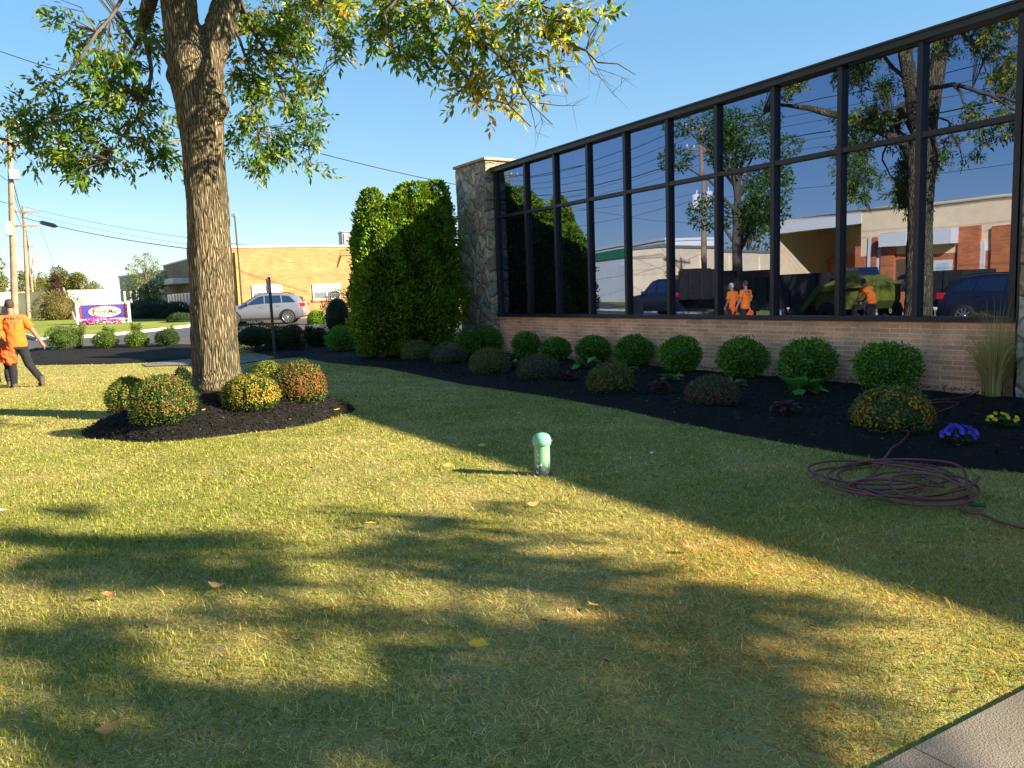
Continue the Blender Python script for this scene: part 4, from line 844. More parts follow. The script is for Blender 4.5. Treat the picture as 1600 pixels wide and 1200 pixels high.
def pansy(label, px, py, w, h, cols, nf):
    q = pick(px, py - 4); s = PXM(q.y); t = rosette('pansy', label, 'flower', q, w * s, h * s, 80, .055, [(.03, .10, .02), (.05, .14, .03)], [1, 1], None)
    fc = pal(nf, cols, [1] * len(cols)); a = rng.uniform(0, 6.28, nf); r = np.sqrt(rng.uniform(0, 1, nf)) * w * s * .5; C = np.c_[np.cos(a) * r, np.sin(a) * r, h * s * (.75 - .35 * (r / (w * s * .5)) ** 2) + rng.uniform(0, .04, nf)]; pcs = []
    nrm = unit(np.c_[np.cos(a) * .3, np.sin(a) * .3 - .8, np.full(nf, .6)]); a0 = unit(np.cross(nrm, [[0, 0, 1.]])); a1 = np.cross(nrm, a0)
    for j in range(5):
        an = j * 1.2566; pcs.append(leaves(C, a0 * math.cos(an) + a1 * math.sin(an) + nrm * .15, nrm, np.full(nf, .022), np.full(nf, .024), fc * rng.uniform(.75, 1.15, (nf, 1)), .05, .6))
    v, f, c = join_np(pcs); stuff(link('blooms', mesh_np('blooms', v, f, M['petal'], c), t))
pansy('violet blue pansies in bloom near the edge of the mulch', 1497, 716, 56, 40, [(.07, .05, .50), (.10, .08, .62), (.04, .03, .30)], 48)
pansy('yellow pansies in bloom by the end of the mulch bed', 1567, 688, 44, 28, [(.75, .62, .03), (.65, .45, .02)], 18)
# ornamental grass by the near pillar
q = pick(1566, 627) - Vector((NX, NY, 0)) * .22; n = 900; t = thing('ornamental_grass', 'tall dry ornamental grass clump against the near stone pillar', 'plant', (q.x, q.y, bz(q.x, q.y) - .02))
a = rng.uniform(0, 6.28, n); sp = rng.uniform(0, 1.35, n) ** .8; H_ = rng.uniform(.55, 1.35, n); P = []; F = []; C = []; cc = pal(n, [(.54, .42, .20), (.64, .53, .30), (.26, .29, .10), (.42, .36, .15)], [3, 2, 2, 2])
for k in range(n):
    o_ = np.array([math.cos(a[k]), math.sin(a[k]), 0]); base = o_ * rng.uniform(0, .13); side = np.array([-o_[1], o_[0], 0]) * rng.uniform(.003, .006); bb = len(P)
    for j in range(6):
        tt = j / 5; p = base + o_ * sp[k] * .5 * H_[k] * tt ** 2.0 + np.array([0, 0, H_[k] * (tt - .38 * sp[k] * tt ** 2.4)]); w = (1 - tt) + .08; P += [p - side * w, p + side * w]
    F += [(bb + 2 * j, bb + 2 * j + 1, bb + 2 * j + 3, bb + 2 * j + 2) for j in range(5)]; C += [cc[k]] * 12
link('blades', mesh_np('blades', P, F, M['grass'], np.array(C)), t)
# arborvitae
TH_ = [(.05, .13, .008), (.11, .22, .010), (.20, .30, .014), (.34, .24, .02), (.03, .075, .006)]
def arborvitae(label, loc, spires, n, leaf=.085):
    t = thing('arborvitae', label, 'conifer', loc); parts = []; b = MB()
    for (sx, sy, r, h, pw, z0_) in spires:
        k = int(n * r * h); z = rng.uniform(0, 1, k); prof = lambda z: r * (np.minimum(1, .62 + z * 2.1) * np.clip(1 - np.clip(z - .30, 0, 1) / .70, 0, 1) ** pw)
        a = rng.uniform(0, 6.28, k); lump = 1 + .30 * (vn(a * 1.5, z * 7, 1.2, int(h * 10)) - .5) * 2 + .22 * (vn(a * 4, z * 24, 1.1, 3) - .5) * 2
        rr = prof(z) * lump * (1 - .26 * rng.uniform(0, 1, k) ** 2); rr = rr * np.where(rng.uniform(0, 1, k) < .06, 1.13, 1.0); P = np.c_[sx + np.cos(a) * rr, sy + np.sin(a) * rr, .12 + z * (h - .1)]; kp_ = P[:, 2] > z0_ + .25 * np.sin(a * 3); P, a, z = P[kp_], a[kp_], z[kp_]; k = len(P)
        D = np.c_[np.cos(a) * .8, np.sin(a) * .8, np.full(k, .75)] + rng.normal(0, .45, (k, 3)); N_ = np.c_[-np.sin(a), np.cos(a), np.zeros(k)] + rng.normal(0, .6, (k, 3))
        tone = vn(a * 2.2, z * 14, 1.0, 8)[:, None]; c = pal(k, TH_, [3, 4, 3, 1.0, 2]) * (.75 + .5 * tone)
        parts.append(leaves(P, D, N_, rng.uniform(.7, 1.4, k) * leaf, rng.uniform(.4, .6, k) * leaf, c, .1, .55))
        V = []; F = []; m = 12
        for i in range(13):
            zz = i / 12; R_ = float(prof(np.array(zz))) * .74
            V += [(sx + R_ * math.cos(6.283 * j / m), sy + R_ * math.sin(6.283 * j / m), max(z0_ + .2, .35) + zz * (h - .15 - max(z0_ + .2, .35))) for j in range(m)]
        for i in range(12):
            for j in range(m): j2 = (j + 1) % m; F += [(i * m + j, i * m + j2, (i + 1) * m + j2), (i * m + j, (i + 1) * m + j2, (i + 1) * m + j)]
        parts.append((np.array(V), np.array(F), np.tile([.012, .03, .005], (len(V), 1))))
        for j in range(3): b.tube([(sx + .05 * j, sy, -.1), (sx + rng.normal(0, .1), sy, h * .5)], [.05, .02], 6)
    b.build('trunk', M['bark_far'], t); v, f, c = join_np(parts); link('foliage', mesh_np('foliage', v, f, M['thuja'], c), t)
def arb(label, px, by, top, wpx, d, pw, extra=()):
    p = at_depth(px, by, d); z = bz(p.x, p.y) - .05; h = at_depth(px, top, d).z - z; s = PXM(d); sp = [(0, 0, wpx * .5 * s, h, pw, 0)]
    for dx, dy, w, tp_, zz0 in extra: sp.append((dx * s, dy, w * .5 * s, at_depth(px + dx, tp_, d).z - z, pw, zz0))
    arborvitae(label, (p.x, p.y, z), sp, 4300)
arb('arborvitae with a rounded spire on the side of the car park', 593, 556, 297, 72, 19.9, .34, ((14, -.4, 84, 350, 0), (-8, -.2, 58, 330, 0), (28, .1, 66, 318, 0), (8, -.55, 72, 410, 0)))
arb('broad double topped arborvitae growing against the far stone pillar', 660, 553, 288, 112, 20.7, .30, ((30, .2, 80, 283, 1.0), (-20, -.3, 84, 306, 0), (-6, -.6, 104, 350, .1), (26, -.3, 72, 320, .9), (8, -.75, 90, 400, .35)))
# dark rounded shrubs between lawn and car park
DK = [(.018, .035, .014), (.028, .05, .018), (.045, .065, .022), (.04, .03, .018)]
for px, py, r, h, d, lab, cols in [(531, 545, 26, 86, 25.0, 'tall dome of dark foliage beside the narrow arborvitae spire', DK), (536, 553, 25, 40, 22.2, 'low dark shrub at the foot of the arborvitae', BOX), (498, 546, 15, 31, 24.0, 'small dark round shrub between the sign post and the tall dome', DK), (459, 554, 19, 41, 23.0, 'round dark shrub just right of the sign post', DK), (400, 552, 36, 44, 24.0, 'wide low spreading hedge shrub between trunk and sign post', [(.014, .035, .012), (.02, .05, .016), (.03, .065, .02)]), (438, 554, 24, 38, 23.6, 'low spreading shrub touching the sign post', [(.014, .035, .012), (.02, .05, .016), (.03, .065, .02)])]:
    p = at_depth(px, py, d); s = PXM(d); shrub('shrub', lab, 'shrub', (p.x, p.y, bz(p.x, p.y) - .05), r * s, h * s, .05, 3600, cols, [3, 3, 2, 1][:len(cols)], seed=px, bump=.12)
def upright(label, px, py, w, top, d, cols=BOX, group='upright young shrubs'):
    p = at_depth(px, py, d); z = gz(p.x, p.y) + .04; h = at_depth(px, top, d).z - z; r = w * .5 * PXM(d); n = 1900; t = thing('upright_shrub', label, 'shrub', (p.x, p.y, z), 0, group); b = MB(); parts = []
    for k in range(13):
        a = k * 2.4; rr = r * .8 * math.sqrt(rng.uniform(.05, 1)); hh = h * rng.uniform(.72, 1.0); e = (math.cos(a) * rr, math.sin(a) * rr, hh); b.tube([(e[0] * .2, e[1] * .2, -.05), (e[0] * .7, e[1] * .7, hh * .5), e], [.012, .008, .003], 5, cap=False)
        m = n // 13; tt = rng.uniform(.12, 1, m); P = np.c_[e[0] * tt ** .7, e[1] * tt ** .7, hh * tt] + rng.normal(0, .035, (m, 3)); D = rng.normal(size=(m, 3)) + [0, 0, .9]
        parts.append(leaves(P, D, rng.normal(size=(m, 3)), rng.uniform(.04, .075, m), rng.uniform(.02, .032, m), pal(m, cols, [1] * len(cols)), .2))
    b.build('stem', M['twig'], t); v, f, c = join_np(parts); link('foliage', mesh_np('foliage', v, f, M['bush'], c), t)
UG = [(.05, .10, .015), (.08, .13, .02), (.04, .07, .015), (.11, .15, .03)]
upright('dark upright shrub rising behind the round one by the sign post', 457, 540, 22, 511, 24.5, DK); upright('dark upright shrub right of the parked car bumper', 484, 542, 18, 506, 25, DK)
for px, py, w, top, d, lab in [(125, 552, 30, 504, 27.4, 'tallest upright shrub, behind the largest ball in the roadside bed'), (170, 548, 22, 510, 27.6, 'upright shrub behind the second ball in the roadside bed'), (216, 546, 18, 504, 27.8, 'slim upright shrub behind the brightest ball in the roadside bed'), (267, 544, 20, 508, 28.0, 'upright shrub behind the shaded ball next to the trunk')]:
    upright(lab, px, py, w, top, d, UG)
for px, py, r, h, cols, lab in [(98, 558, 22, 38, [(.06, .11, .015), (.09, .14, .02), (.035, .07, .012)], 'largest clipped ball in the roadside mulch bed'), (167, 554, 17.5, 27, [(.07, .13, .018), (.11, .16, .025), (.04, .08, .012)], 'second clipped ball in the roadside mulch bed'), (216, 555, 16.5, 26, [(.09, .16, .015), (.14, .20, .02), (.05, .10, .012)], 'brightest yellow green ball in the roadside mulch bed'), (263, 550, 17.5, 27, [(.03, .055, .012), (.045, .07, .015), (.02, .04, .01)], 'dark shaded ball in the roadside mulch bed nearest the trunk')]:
    p = at_depth(px, py, 26.9); s = PXM(26.9); shrub('boxwood', lab, 'shrub', (p.x, p.y, gz(p.x, p.y) + .05), r * s, h * s, .045, 2600, cols, [3, 3, 2], 'clipped balls in the roadside bed', seed=px, aspect=.6, bump=.07)
# hedges far off
for px, py, r, h, d, cols, lab, sc in [(94, 503, 37, 48, 62, [(.14, .12, .035), (.18, .15, .05), (.09, .09, .03)], 'large rounded olive brown hedge mound beside the guy wire', .13), (236, 503, 36, 33, 58, [(.012, .04, .022), (.02, .055, .03), (.03, .07, .035)], 'broad dark green hedge mound right of the shop sign', .12), (276, 503, 30, 27, 56, [(.012, .03, .018), (.02, .045, .022)], 'dark hedge mound in front of the lattice window', .12), (283, 505, 20, 17, 48, [(.03, .055, .02), (.04, .07, .025)], 'low grey green hedge mound next to the tree trunk', .1), (212, 481, 11, 21, 64, [(.12, .22, .02), (.16, .26, .03)], 'bright lime green bush above the dark hedge', .12), (496, 514, 14, 22, 41, [(.12, .24, .02), (.18, .30, .03)], 'sunny lime green shrub beyond the parked car', .09), (193, 476, 9, 14, 66, [(.05, .02, .02), (.07, .03, .025)], 'dark red bush behind the shop sign', .1), (149, 472, 7, 8, 64, [(.06, .03, .02)], 'small rusty bush peeping over the shop sign', .1)]:
    p = at_depth(px, py, d); s = PXM(d); shrub('hedge_mound', lab, 'hedge', (p.x, p.y, gz(p.x, p.y) - .1), r * s, h * s + .1, sc * .8, 5000, cols, [3, 3, 2][:len(cols)], seed=px, bump=.06, zc=(h * s) * .4, aspect=.6)
# ------------------------------------------------------------------ lawn turf
LAWN_X, LAWN_Y = (-11.0, 7.5), (0.9, 26.5)
bound = [(-40, -12), (20, -12), tuple(W(2, .02)[:2]), tuple(W(20, .02)[:2]), (-6, 27), (-20, 29), (-40, 29)]
def straw_at(x, y):
    s = .42 + 1.35 * (fbm(x, y, .60, 3) - .47) + .8 * (fbm(x, y, 2.1, 9) - .5)
    s -= .16 * np.clip((-x - .3) / 1.5, 0, 1) * np.clip((9 - y) / 3, 0, 1)
    s += .34 * np.clip((x + .9 - .12 * y) / 1.6, 0, 1) * np.clip((7.5 - y) / 2.5, 0, 1)
    s += .10 * np.clip((y - 7) / 5, 0, 1)
    return np.clip(s, .04, .93)
def density(y): return np.where(y < 4.2, 15000, np.where(y < 8, 15000 * (4.2 / y) ** 1.9, np.where(y < 15, 4400 * (8 / y) ** 1.9, 1330 * (15 / y) ** 1.6)))
def blades():
    parts = []
    for (y0, y1) in ((.9, 2.2), (2.2, 3.2), (3.2, 4.4), (4.4, 6), (6, 8), (8, 11), (11, 15), (15, 20), (20, 26.5)):
        dmax = float(density(np.array(max(y0, 2.2)))); x0, x1 = max(-19, -.72 * y1 - 1.0), min(7.5, .70 * y1 + 1.0)
        k = int(dmax * (x1 - x0) * (y1 - y0) * (.25 if y1 <= 2.2 else 1)); x = rng.uniform(x0, x1, k); y = rng.uniform(y0, y1, k)
        tuft = fbm(x, y, 7.0, 6); keep = rng.uniform(0, 1, k) < density(y) / dmax * np.clip(.55 + .9 * tuft, 0, 1.2)
        x, y = x[keep], y[keep]; G = np.c_[x, y]
        we = edge_dist(G, WALK) if y1 < 8 else np.full(len(G), 9.0); ok = ~inside(G, WALK) & (rng.uniform(0, 1, len(G)) < np.clip((we - .01) / .10, .0, 1)) & ~inside(G, BED) & (off_of(x, y) > .05)
        rr = np.hypot(x - RC[0], y - RC[1]); ok &= ~((rr < 2.0) & inside(G, RING))
        G = G[ok]; x, y = G[:, 0], G[:, 1]; k = len(G); parts.append(G)
    return np.concatenate(parts)
G = blades(); k = len(G); x, y = G[:, 0], G[:, 1]; far = np.clip(y / 4.0, 1, 4.2)
st_ = straw_at(x, y); isst = rng.uniform(0, 1, k) < st_
green = pal(k, [(.16, .21, .024), (.25, .275, .036), (.10, .155, .02), (.40, .36, .065)], [4, 4, 2, 3], .2); straw = pal(k, [(.58, .45, .16), (.48, .36, .12), (.68, .56, .26), (.38, .23, .08)], [4, 4, 3, 1.6], .2)
warm = (np.clip((x + .5 - .1 * y) / 1.2, 0, 1) * np.clip((7.0 - y) / 2.5, 0, 1))[:, None]; straw = straw * (1 - warm * np.array([-.06, .16, .42])); colr = np.where(isst[:, None], straw, green) * (.8 + .4 * fbm(x, y, 3.0, 21))[:, None]
hgt = rng.uniform(.012, .034, k) * (.75 + .6 * fbm(x, y, 2.2, 12)) * np.where(isst, 1.15, 1.0) * np.where(rng.uniform(0, 1, k) < .03, 1.7, 1.0); az = rng.uniform(0, 6.283, k) + 2.0 * (fbm(x, y, 3.5, 30) - .5); lean = np.abs(rng.normal(.75, .5, k)) + np.where(isst, .75, 0)
wd = rng.uniform(.0013, .0027, k) * far ** .95; zz = np.array(0.014 * np.maximum(0, y - 20)); o_ = np.c_[np.cos(az), np.sin(az)]
base = np.c_[x, y, zz]; sdv = np.c_[-o_[:, 1], o_[:, 0], np.zeros(k)] * wd[:, None]
ln = hgt * (1 + .3 * lean); sl = np.sin(np.minimum(lean, 1.45)); cl = np.cos(np.minimum(lean, 1.45))
mid = base + np.c_[o_ * (ln * .5 * sl * .7)[:, None], ln * .52 * np.maximum(cl, .22)]; tip = base + np.c_[o_ * (ln * sl * 1.25)[:, None], ln * np.maximum(cl, .16)]
V = np.stack([base - sdv, base + sdv, mid + sdv * .8, mid - sdv * .8, tip], 1).reshape(-1, 3); i = np.arange(k)[:, None] * 5
F = np.concatenate([i + np.array([[0, 1, 2]]), i + np.array([[0, 2, 3]]), i + np.array([[3, 2, 4]])])
stuff(link('grass', mesh_np('grass', V, F, M['grass'], np.repeat(colr, 5, axis=0))))
lawn = struct(poly_sheet('lawn', [(-30, -10), (7.4, -10)] + [tuple(W(u, .03)[:2]) for u in (-2, 8, 19)] + [(-6, 26.8), (-14, 27.5), (-30, 28)], M['lawn'], .006, 1.4, noise_amp=.0))

def flecks(name, n, poly, cols, L, mat='chip'):
    P = np.array(poly); lo, hi = P.min(0), P.max(0); p = rng.uniform(lo, hi, (n * 3, 2)); p = p[inside(p, P) & ~inside(p, WALK) & ~inside(p, BED)][:n]; m_ = len(p); a = rng.uniform(0, 6.28, m_)
    v, f, c = leaves(np.c_[p, np.full(m_, .022)], np.c_[np.cos(a), np.sin(a), rng.normal(0, .35, m_)], np.tile([0, 0, 1.0], (m_, 1)) + rng.normal(0, .5, (m_, 3)), rng.uniform(.5, 1.3, m_) * L, rng.uniform(.3, .6, m_) * L, pal(m_, cols, [1] * len(cols)), .3)
    stuff(link(name, mesh_np(name, v, f, M[mat], c)))
flecks('leaf_litter', 420, [(-8, 1.5), (2.5, 1.5), (4, 9), (-8, 13)], [(.16, .09, .03), (.24, .15, .05), (.10, .06, .03), (.34, .24, .05)], .038)
flecks('gravel_crumbs', 46, gp((1318, 1078), (1336, 1080), (1400, 1135), (1385, 1142)), [(.30, .28, .24), (.20, .19, .16)], .015)

lp_ = rng.uniform(0, 1, (900, 2)); bl_ = BED[:12].min(0), BED[:12].max(0); lp_ = bl_[0] + lp_ * (bl_[1] - bl_[0]); lp_ = lp_[inside(lp_, BED) & (off_of(lp_[:, 0], lp_[:, 1]) > .2)][:70]; m_ = len(lp_); a = rng.uniform(0, 6.28, m_)
v, f, c = leaves(np.c_[lp_, [bz(px_, py_) + .045 for px_, py_ in lp_]], np.c_[np.cos(a), np.sin(a), rng.normal(0, .2, m_)], np.tile([0, 0, 1.0], (m_, 1)), rng.uniform(.03, .06, m_), rng.uniform(.014, .03, m_), pal(m_, [(.30, .22, .12), (.16, .10, .05), (.34, .30, .24)], [1, 2, 1]), .2)
stuff(link('leaf_litter', mesh_np('leaf_litter', v, f, M['chip'], c)))

# ------------------------------------------------------------------ bollard like vent pipe
m, N, Lk, bs = new_mat('mint_paint'); tc = N.new('ShaderNodeTexCoord'); sp = N.new('ShaderNodeSeparateXYZ'); Lk.new(tc.outputs['Object'], sp.inputs[0])
n1 = node(N, 'ShaderNodeTexNoise', Scale=26.0, Detail=6.0); Lk.new(tc.outputs['Object'], n1.inputs['Vector'])
ad = node(N, 'ShaderNodeMath', operation='MULTIPLY_ADD'); ad.inputs[1].default_value = .16; Lk.new(n1.outputs[0], ad.inputs[0]); Lk.new(sp.outputs[2], ad.inputs[2])
r = ramp(N, [(.14, (.035, .065, .06)), (.21, (.17, .36, .21))]); Lk.new(ad.outputs[0], r.inputs[0])
n2 = node(N, 'ShaderNodeTexNoise', Scale=38.0, Detail=3.0); Lk.new(tc.outputs['Object'], n2.inputs['Vector']); r2 = ramp(N, [(.59, (0, 0, 0)), (.62, (1, 1, 1))]); Lk.new(n2.outputs[0], r2.inputs[0])
gt = node(N, 'ShaderNodeMath', operation='LESS_THAN'); gt.inputs[1].default_value = -.005; Lk.new(sp.outputs[0], gt.inputs[0]); lt = node(N, 'ShaderNodeMath', operation='LESS_THAN'); lt.inputs[1].default_value = .31; Lk.new(sp.outputs[2], lt.inputs[0])
m1 = node(N, 'ShaderNodeMath', operation='MULTIPLY'); Lk.new(gt.outputs[0], m1.inputs[0]); Lk.new(lt.outputs[0], m1.inputs[1]); m2 = node(N, 'ShaderNodeMath', operation='MULTIPLY'); Lk.new(m1.outputs[0], m2.inputs[0]); Lk.new(r2.outputs[0], m2.inputs[1])
mx = N.new('ShaderNodeMixRGB'); Lk.new(m2.outputs[0], mx.inputs[0]); Lk.new(r.outputs[0], mx.inputs[1]); mx.inputs[2].default_value = (.75, .76, .72, 1); Lk.new(mx.outputs[0], bs.inputs['Base Color']); bs.inputs['Roughness'].default_value = .45; M['mint'] = m
q = pick(848, 743); bp_ = thing('vent_pipe', 'short mint green vent pipe with a domed cap and peeling paint on the lawn', 'pipe', (q.x, q.y, 0)); s = PXM(q.y)
MB().lathe([(.0705, -.1), (.0705, .03), (.069, .035), (.066, .06), (.066, .285)], 32).build('pipe', M['mint'], bp_)
MB().lathe([(.067, .262), (.079, .268), (.080, .30), (.078, .322), (.068, .345), (.045, .362), (.02, .369), (.0005, .371)], 32).build('cap', plain('mint_cap', (.16, .40, .29), .35, var=.06), bp_)
MB().tube([(.074, -.01, .30), (.088, -.012, .298)], .008, 8).build('set_screw', M['mint'], bp_)

# ------------------------------------------------------------------ hose
def smooth(pts, k=8):
    out = []; n = len(pts)
    for i in range(n - 1):
        p0, p1, p2, p3 = pts[max(i - 1, 0)], pts[i], pts[i + 1], pts[min(i + 2, n - 1)]
        for j in range(k):
            t = j / k; out.append(.5 * ((2 * p1) + (p2 - p0) * t + (2 * p0 - 5 * p1 + 4 * p2 - p3) * t * t + (3 * p1 - p0 - 3 * p2 + p3) * t ** 3))
    return out + [pts[-1]]
hp = []
def hadd(px, py, z=.03): q = pick(px, py); hp.append(Vector((q.x, q.y, max(z, bz(q.x, q.y) + .015 if inside(np.array([[q.x, q.y]]), BED)[0] else z))))
for px, py in ((1528, 626), (1500, 636), (1462, 639), (1452, 644), (1475, 643), (1496, 643), (1490, 650), (1452, 666), (1428, 685), (1410, 708), (1393, 720), (1370, 728)): hadd(px, py)
loops = [(1380, 752, 108, 22, 0), (1405, 760, 92, 26, .1), (1395, 768, 62, 17, -.1), (1440, 772, 88, 24, .05), (1350, 752, 85, 19, .1), (1425, 785, 98, 17, .12), (1412, 764, 118, 30, .0), (1450, 780, 62, 20, .1)]
for k_, (cx, cy, rx, ry, tl) in enumerate(loops):
    for j in range(9):
        a = math.pi * 1.1 - 2 * math.pi * j / 9 + k_ * .35; hadd(cx + rx * math.cos(a) + rng.normal(0, 3), cy + ry * math.sin(a) + tl * rx * math.cos(a) + rng.normal(0, 1.2), .035 + .006 * k_ + rng.uniform(0, .012))
for px, py in ((1500, 803), (1535, 812), (1565, 825), (1600, 833), (1680, 850)): hadd(px, py)
hs_ = thing('garden_hose', 'maroon garden hose lying in loose tangled loops on the lawn and across the mulch', 'hose', tuple(hp[20])); MB().tube([p - hp[20] for p in smooth(hp, 7)], .0095, 8).build('tubing', M['hose'], hs_)
q = pick(1512, 800); MB().tube([Vector((q.x, q.y, .05)) - hp[20], Vector((q.x + .09, q.y - .05, .05)) - hp[20]], .014, 10).build('coupling', plain('green_fitting', (.02, .07, .04), .5), hs_)

# ------------------------------------------------------------------ fallen leaves
def fallen(label, px, py, L, col, a, stand=.3, w=.55):
    q = pick(px, py); z = q.z + .045; V = []; F = []; n = 7
    for i in range(n):
        t = i / (n - 1); ww = L * w * .5 * math.sin(math.pi * min(1, .04 + t * .95)) ** .9 * (1 - .45 * t) * (1 + .22 * math.sin(px * 1.3 + i * 2.4))
        for sd in (-1, 0, 1): V.append((t * L - L / 2, sd * ww * (1 + .2 * sd * math.sin(px)) + .10 * L * math.sin(py + 3 * t), (.20 * abs(sd) * ww / (L * .2) * L * .3) + stand * L * (t - .5) ** 2))
    for i in range(n - 1):
        for j in (0, 1): F.append((i * 3 + j, i * 3 + j + 1, i * 3 + j + 4, i * 3 + j + 3))
    me = bpy.data.meshes.new('fallen_leaf'); me.from_pydata(V, [], F); me.materials.append(plain('dry_leaf', col, .6, var=.25, scale=30)); o = tag(link('fallen_leaf', me, None, (q.x, q.y, z)), label, 'leaf', 'fallen leaves on the lawn')
    o.rotation_euler = (rng.normal(0, .3) + .35, rng.normal(0, .2), a); return o
YL = (.62, .42, .015); BRL = (.30, .13, .04)
for args in [('bright yellow leaf standing on edge in the shade, straight in front of the vent pipe', 928, 960, .085, YL, 1.9, .5), ('long yellow leaf lying nearest the camera in mid lawn', 749, 1023, .095, YL, -.55), ('plump yellow leaf in the dappled shade between the long one and the trunk', 688, 875, .075, YL, 1.8), ('yellow leaf on the far rim of the tree shade', 580, 828, .085, YL, .3),
             ('faded yellow leaf beside a dry straw patch', 521, 958, .065, (.55, .36, .05), 1.2), ('tan leaf lying in front of the vent pipe in sun', 835, 795, .10, (.50, .33, .10), .1), ('yellow leaf upright in the building shade behind the vent pipe', 963, 725, .08, YL, 1.5, .5), ('curled orange brown leaf closest to the frame bottom', 176, 1154, .10, (.42, .20, .05), .4, .9),
             ('curled tan leaf in deep tree shade', 340, 927, .09, (.34, .20, .09), .1, .9), ('brown leaf at the rim of the dark shade patch', 172, 943, .075, BRL, .3, .8), ('pale scrap of leaf at the lawn edge near the two men', 4, 806, .08, (.6, .56, .48), .2), ('small yellow leaf in the sun between ring and vent pipe', 614, 700, .075, YL, .2), ('small orange leaf in the sun short of the shadow line', 702, 735, .09, (.5, .28, .05), .1),
             ('small yellow leaf in the shaded lawn near the front of the bed', 754, 703, .09, (.45, .38, .06), .2), ('dry leaf on the right part of the mulch ring', 527, 645, .09, YL, .5), ('orange leaf on the mulch below the rust red mum', 304, 641, .075, (.55, .3, .03), .2), ('yellow leaf on the mulch under the trunk', 319, 646, .07, (.6, .42, .05), 1.0), ('rusty leaf in the straw patch near the paving', 1080, 868, .08, BRL, .3), ('small bleached leaf on shaded grass', 1018, 714, .06, (.6, .6, .52), .6)]:
    fallen(*args)

# ------------------------------------------------------------------ shop sign, sign post
q = at_px(164, 510, 50); s = PXM(50); sw, sh = 75 * s, 39 * s; zt = at_depth(164, 472.5, 50).z - q[2]
yaw = math.atan2(q[0], q[1]) * -1; sgn = thing('shop_sign', 'low white framed shop sign with a blue panel and an oval reading Print & Mail', 'sign', q, yaw)
z0 = zt - 28 * s; b = MB()
for x in (-sw / 2, sw / 2 - .16): b.box((x, -.09, -.3), (x + .16, .09, zt + .05))
b.box((-sw / 2 + .161, -.07, zt - .12), (sw / 2 - .161, .07, zt)); b.box((-sw / 2 + .161, -.07, z0), (sw / 2 - .161, .07, z0 + .12)); b.build('frame', M['white'], sgn)
MB().box((-sw / 2 + .161, -.06, -.2), (sw / 2 - .161, .06, z0 - .06)).build('base_panel', M['white'], sgn)
pw, ph = sw / 2 - .30, (zt - z0) / 2 - .15; zc_ = (zt + z0) / 2
MB().box((-pw - .07, -.05, zc_ - ph - .05), (pw + .07, .05, zc_ + ph + .05)).build('red_border', M['red'], sgn)
pn = MB().box((-pw, -.062, zc_ - ph), (pw, .04, zc_ + ph)).build('panel', M['blue_panel'], sgn)
el = [(math.cos(a) * pw * .74 + pw * .06, math.sin(a) * ph * .82) for a in np.linspace(0, 2 * math.pi, 40, endpoint=False)]
MB().prism([(x, z + zc_) for x, z in el], .0625, .070, 0, XZ).build('oval', M['white'], pn)
arc = [(-pw * .26 + math.cos(a) * .33, math.sin(a) * .34) for a in np.linspace(.9, 5.6, 26)]; arc2 = [(-pw * .24 + math.cos(a) * .25, math.sin(a) * .265) for a in np.linspace(5.45, 1.05, 26)]
MB().prism([(x, z + zc_) for x, z in arc + arc2], .0705, .076, 0, XZ).build('crescent', plain('crescent_red', (.50, .07, .02), .5), pn)
for txt, x, sz, mt in (('Print', -pw * .20, .34, 'ink'), ('&', pw * .13, .44, 'orange'), ('Mail', pw * .43, .34, 'ink')):
    me = text_mesh(txt, sz, .003, .006, .12); me.transform(Matrix.Translation((x, -.082, zc_)) @ Matrix.Rotation(math.pi / 2, 4, 'X')); me.materials.clear(); me.materials.append(M[mt]); link('lettering', me, pn)
fb = at_px(158, 512, 48.6); n = 900; xx = rng.uniform(-1.15, 1.15, n); yy = rng.normal(0, .22, n); zz_ = rng.uniform(.12, .5, n) * (1 - .3 * (xx / 1.2) ** 2)
v, f, c = leaves(np.c_[xx, yy, zz_], rnd_dirs(n) + [0, -.3, .5], rnd_dirs(n), .11, .07, pal(n, [(.42, .05, .36), (.55, .12, .42), (.30, .03, .22), (.06, .12, .02)], [3, 3, 2, 2]), .2)
tag(link('flower_bed', mesh_np('flower_bed', v, f, M['petal'], c), None, fb, yaw), 'band of magenta petunias at the foot of the shop sign', 'flowers')
q = pick(430, 560); d = q.y; a_ = at_depth(420, 433, d); sp_ = thing('sign_post', 'thin dark steel post carrying a small sign seen edge on behind the tree', 'sign', tuple(q)); L_ = a_ - q
MB().tube([Vector((0, 0, -.1)), L_], .040, 6).build('post', M['bare_post'], sp_)
pl = MB().box((-.012, -.15, -.42), (.012, .15, -.04)); pl.build('plate', plain('weathered_plate', (.30, .25, .23), .7), sp_, tuple(L_ + Vector((-.02, -.055, 0))), .32 + .2)

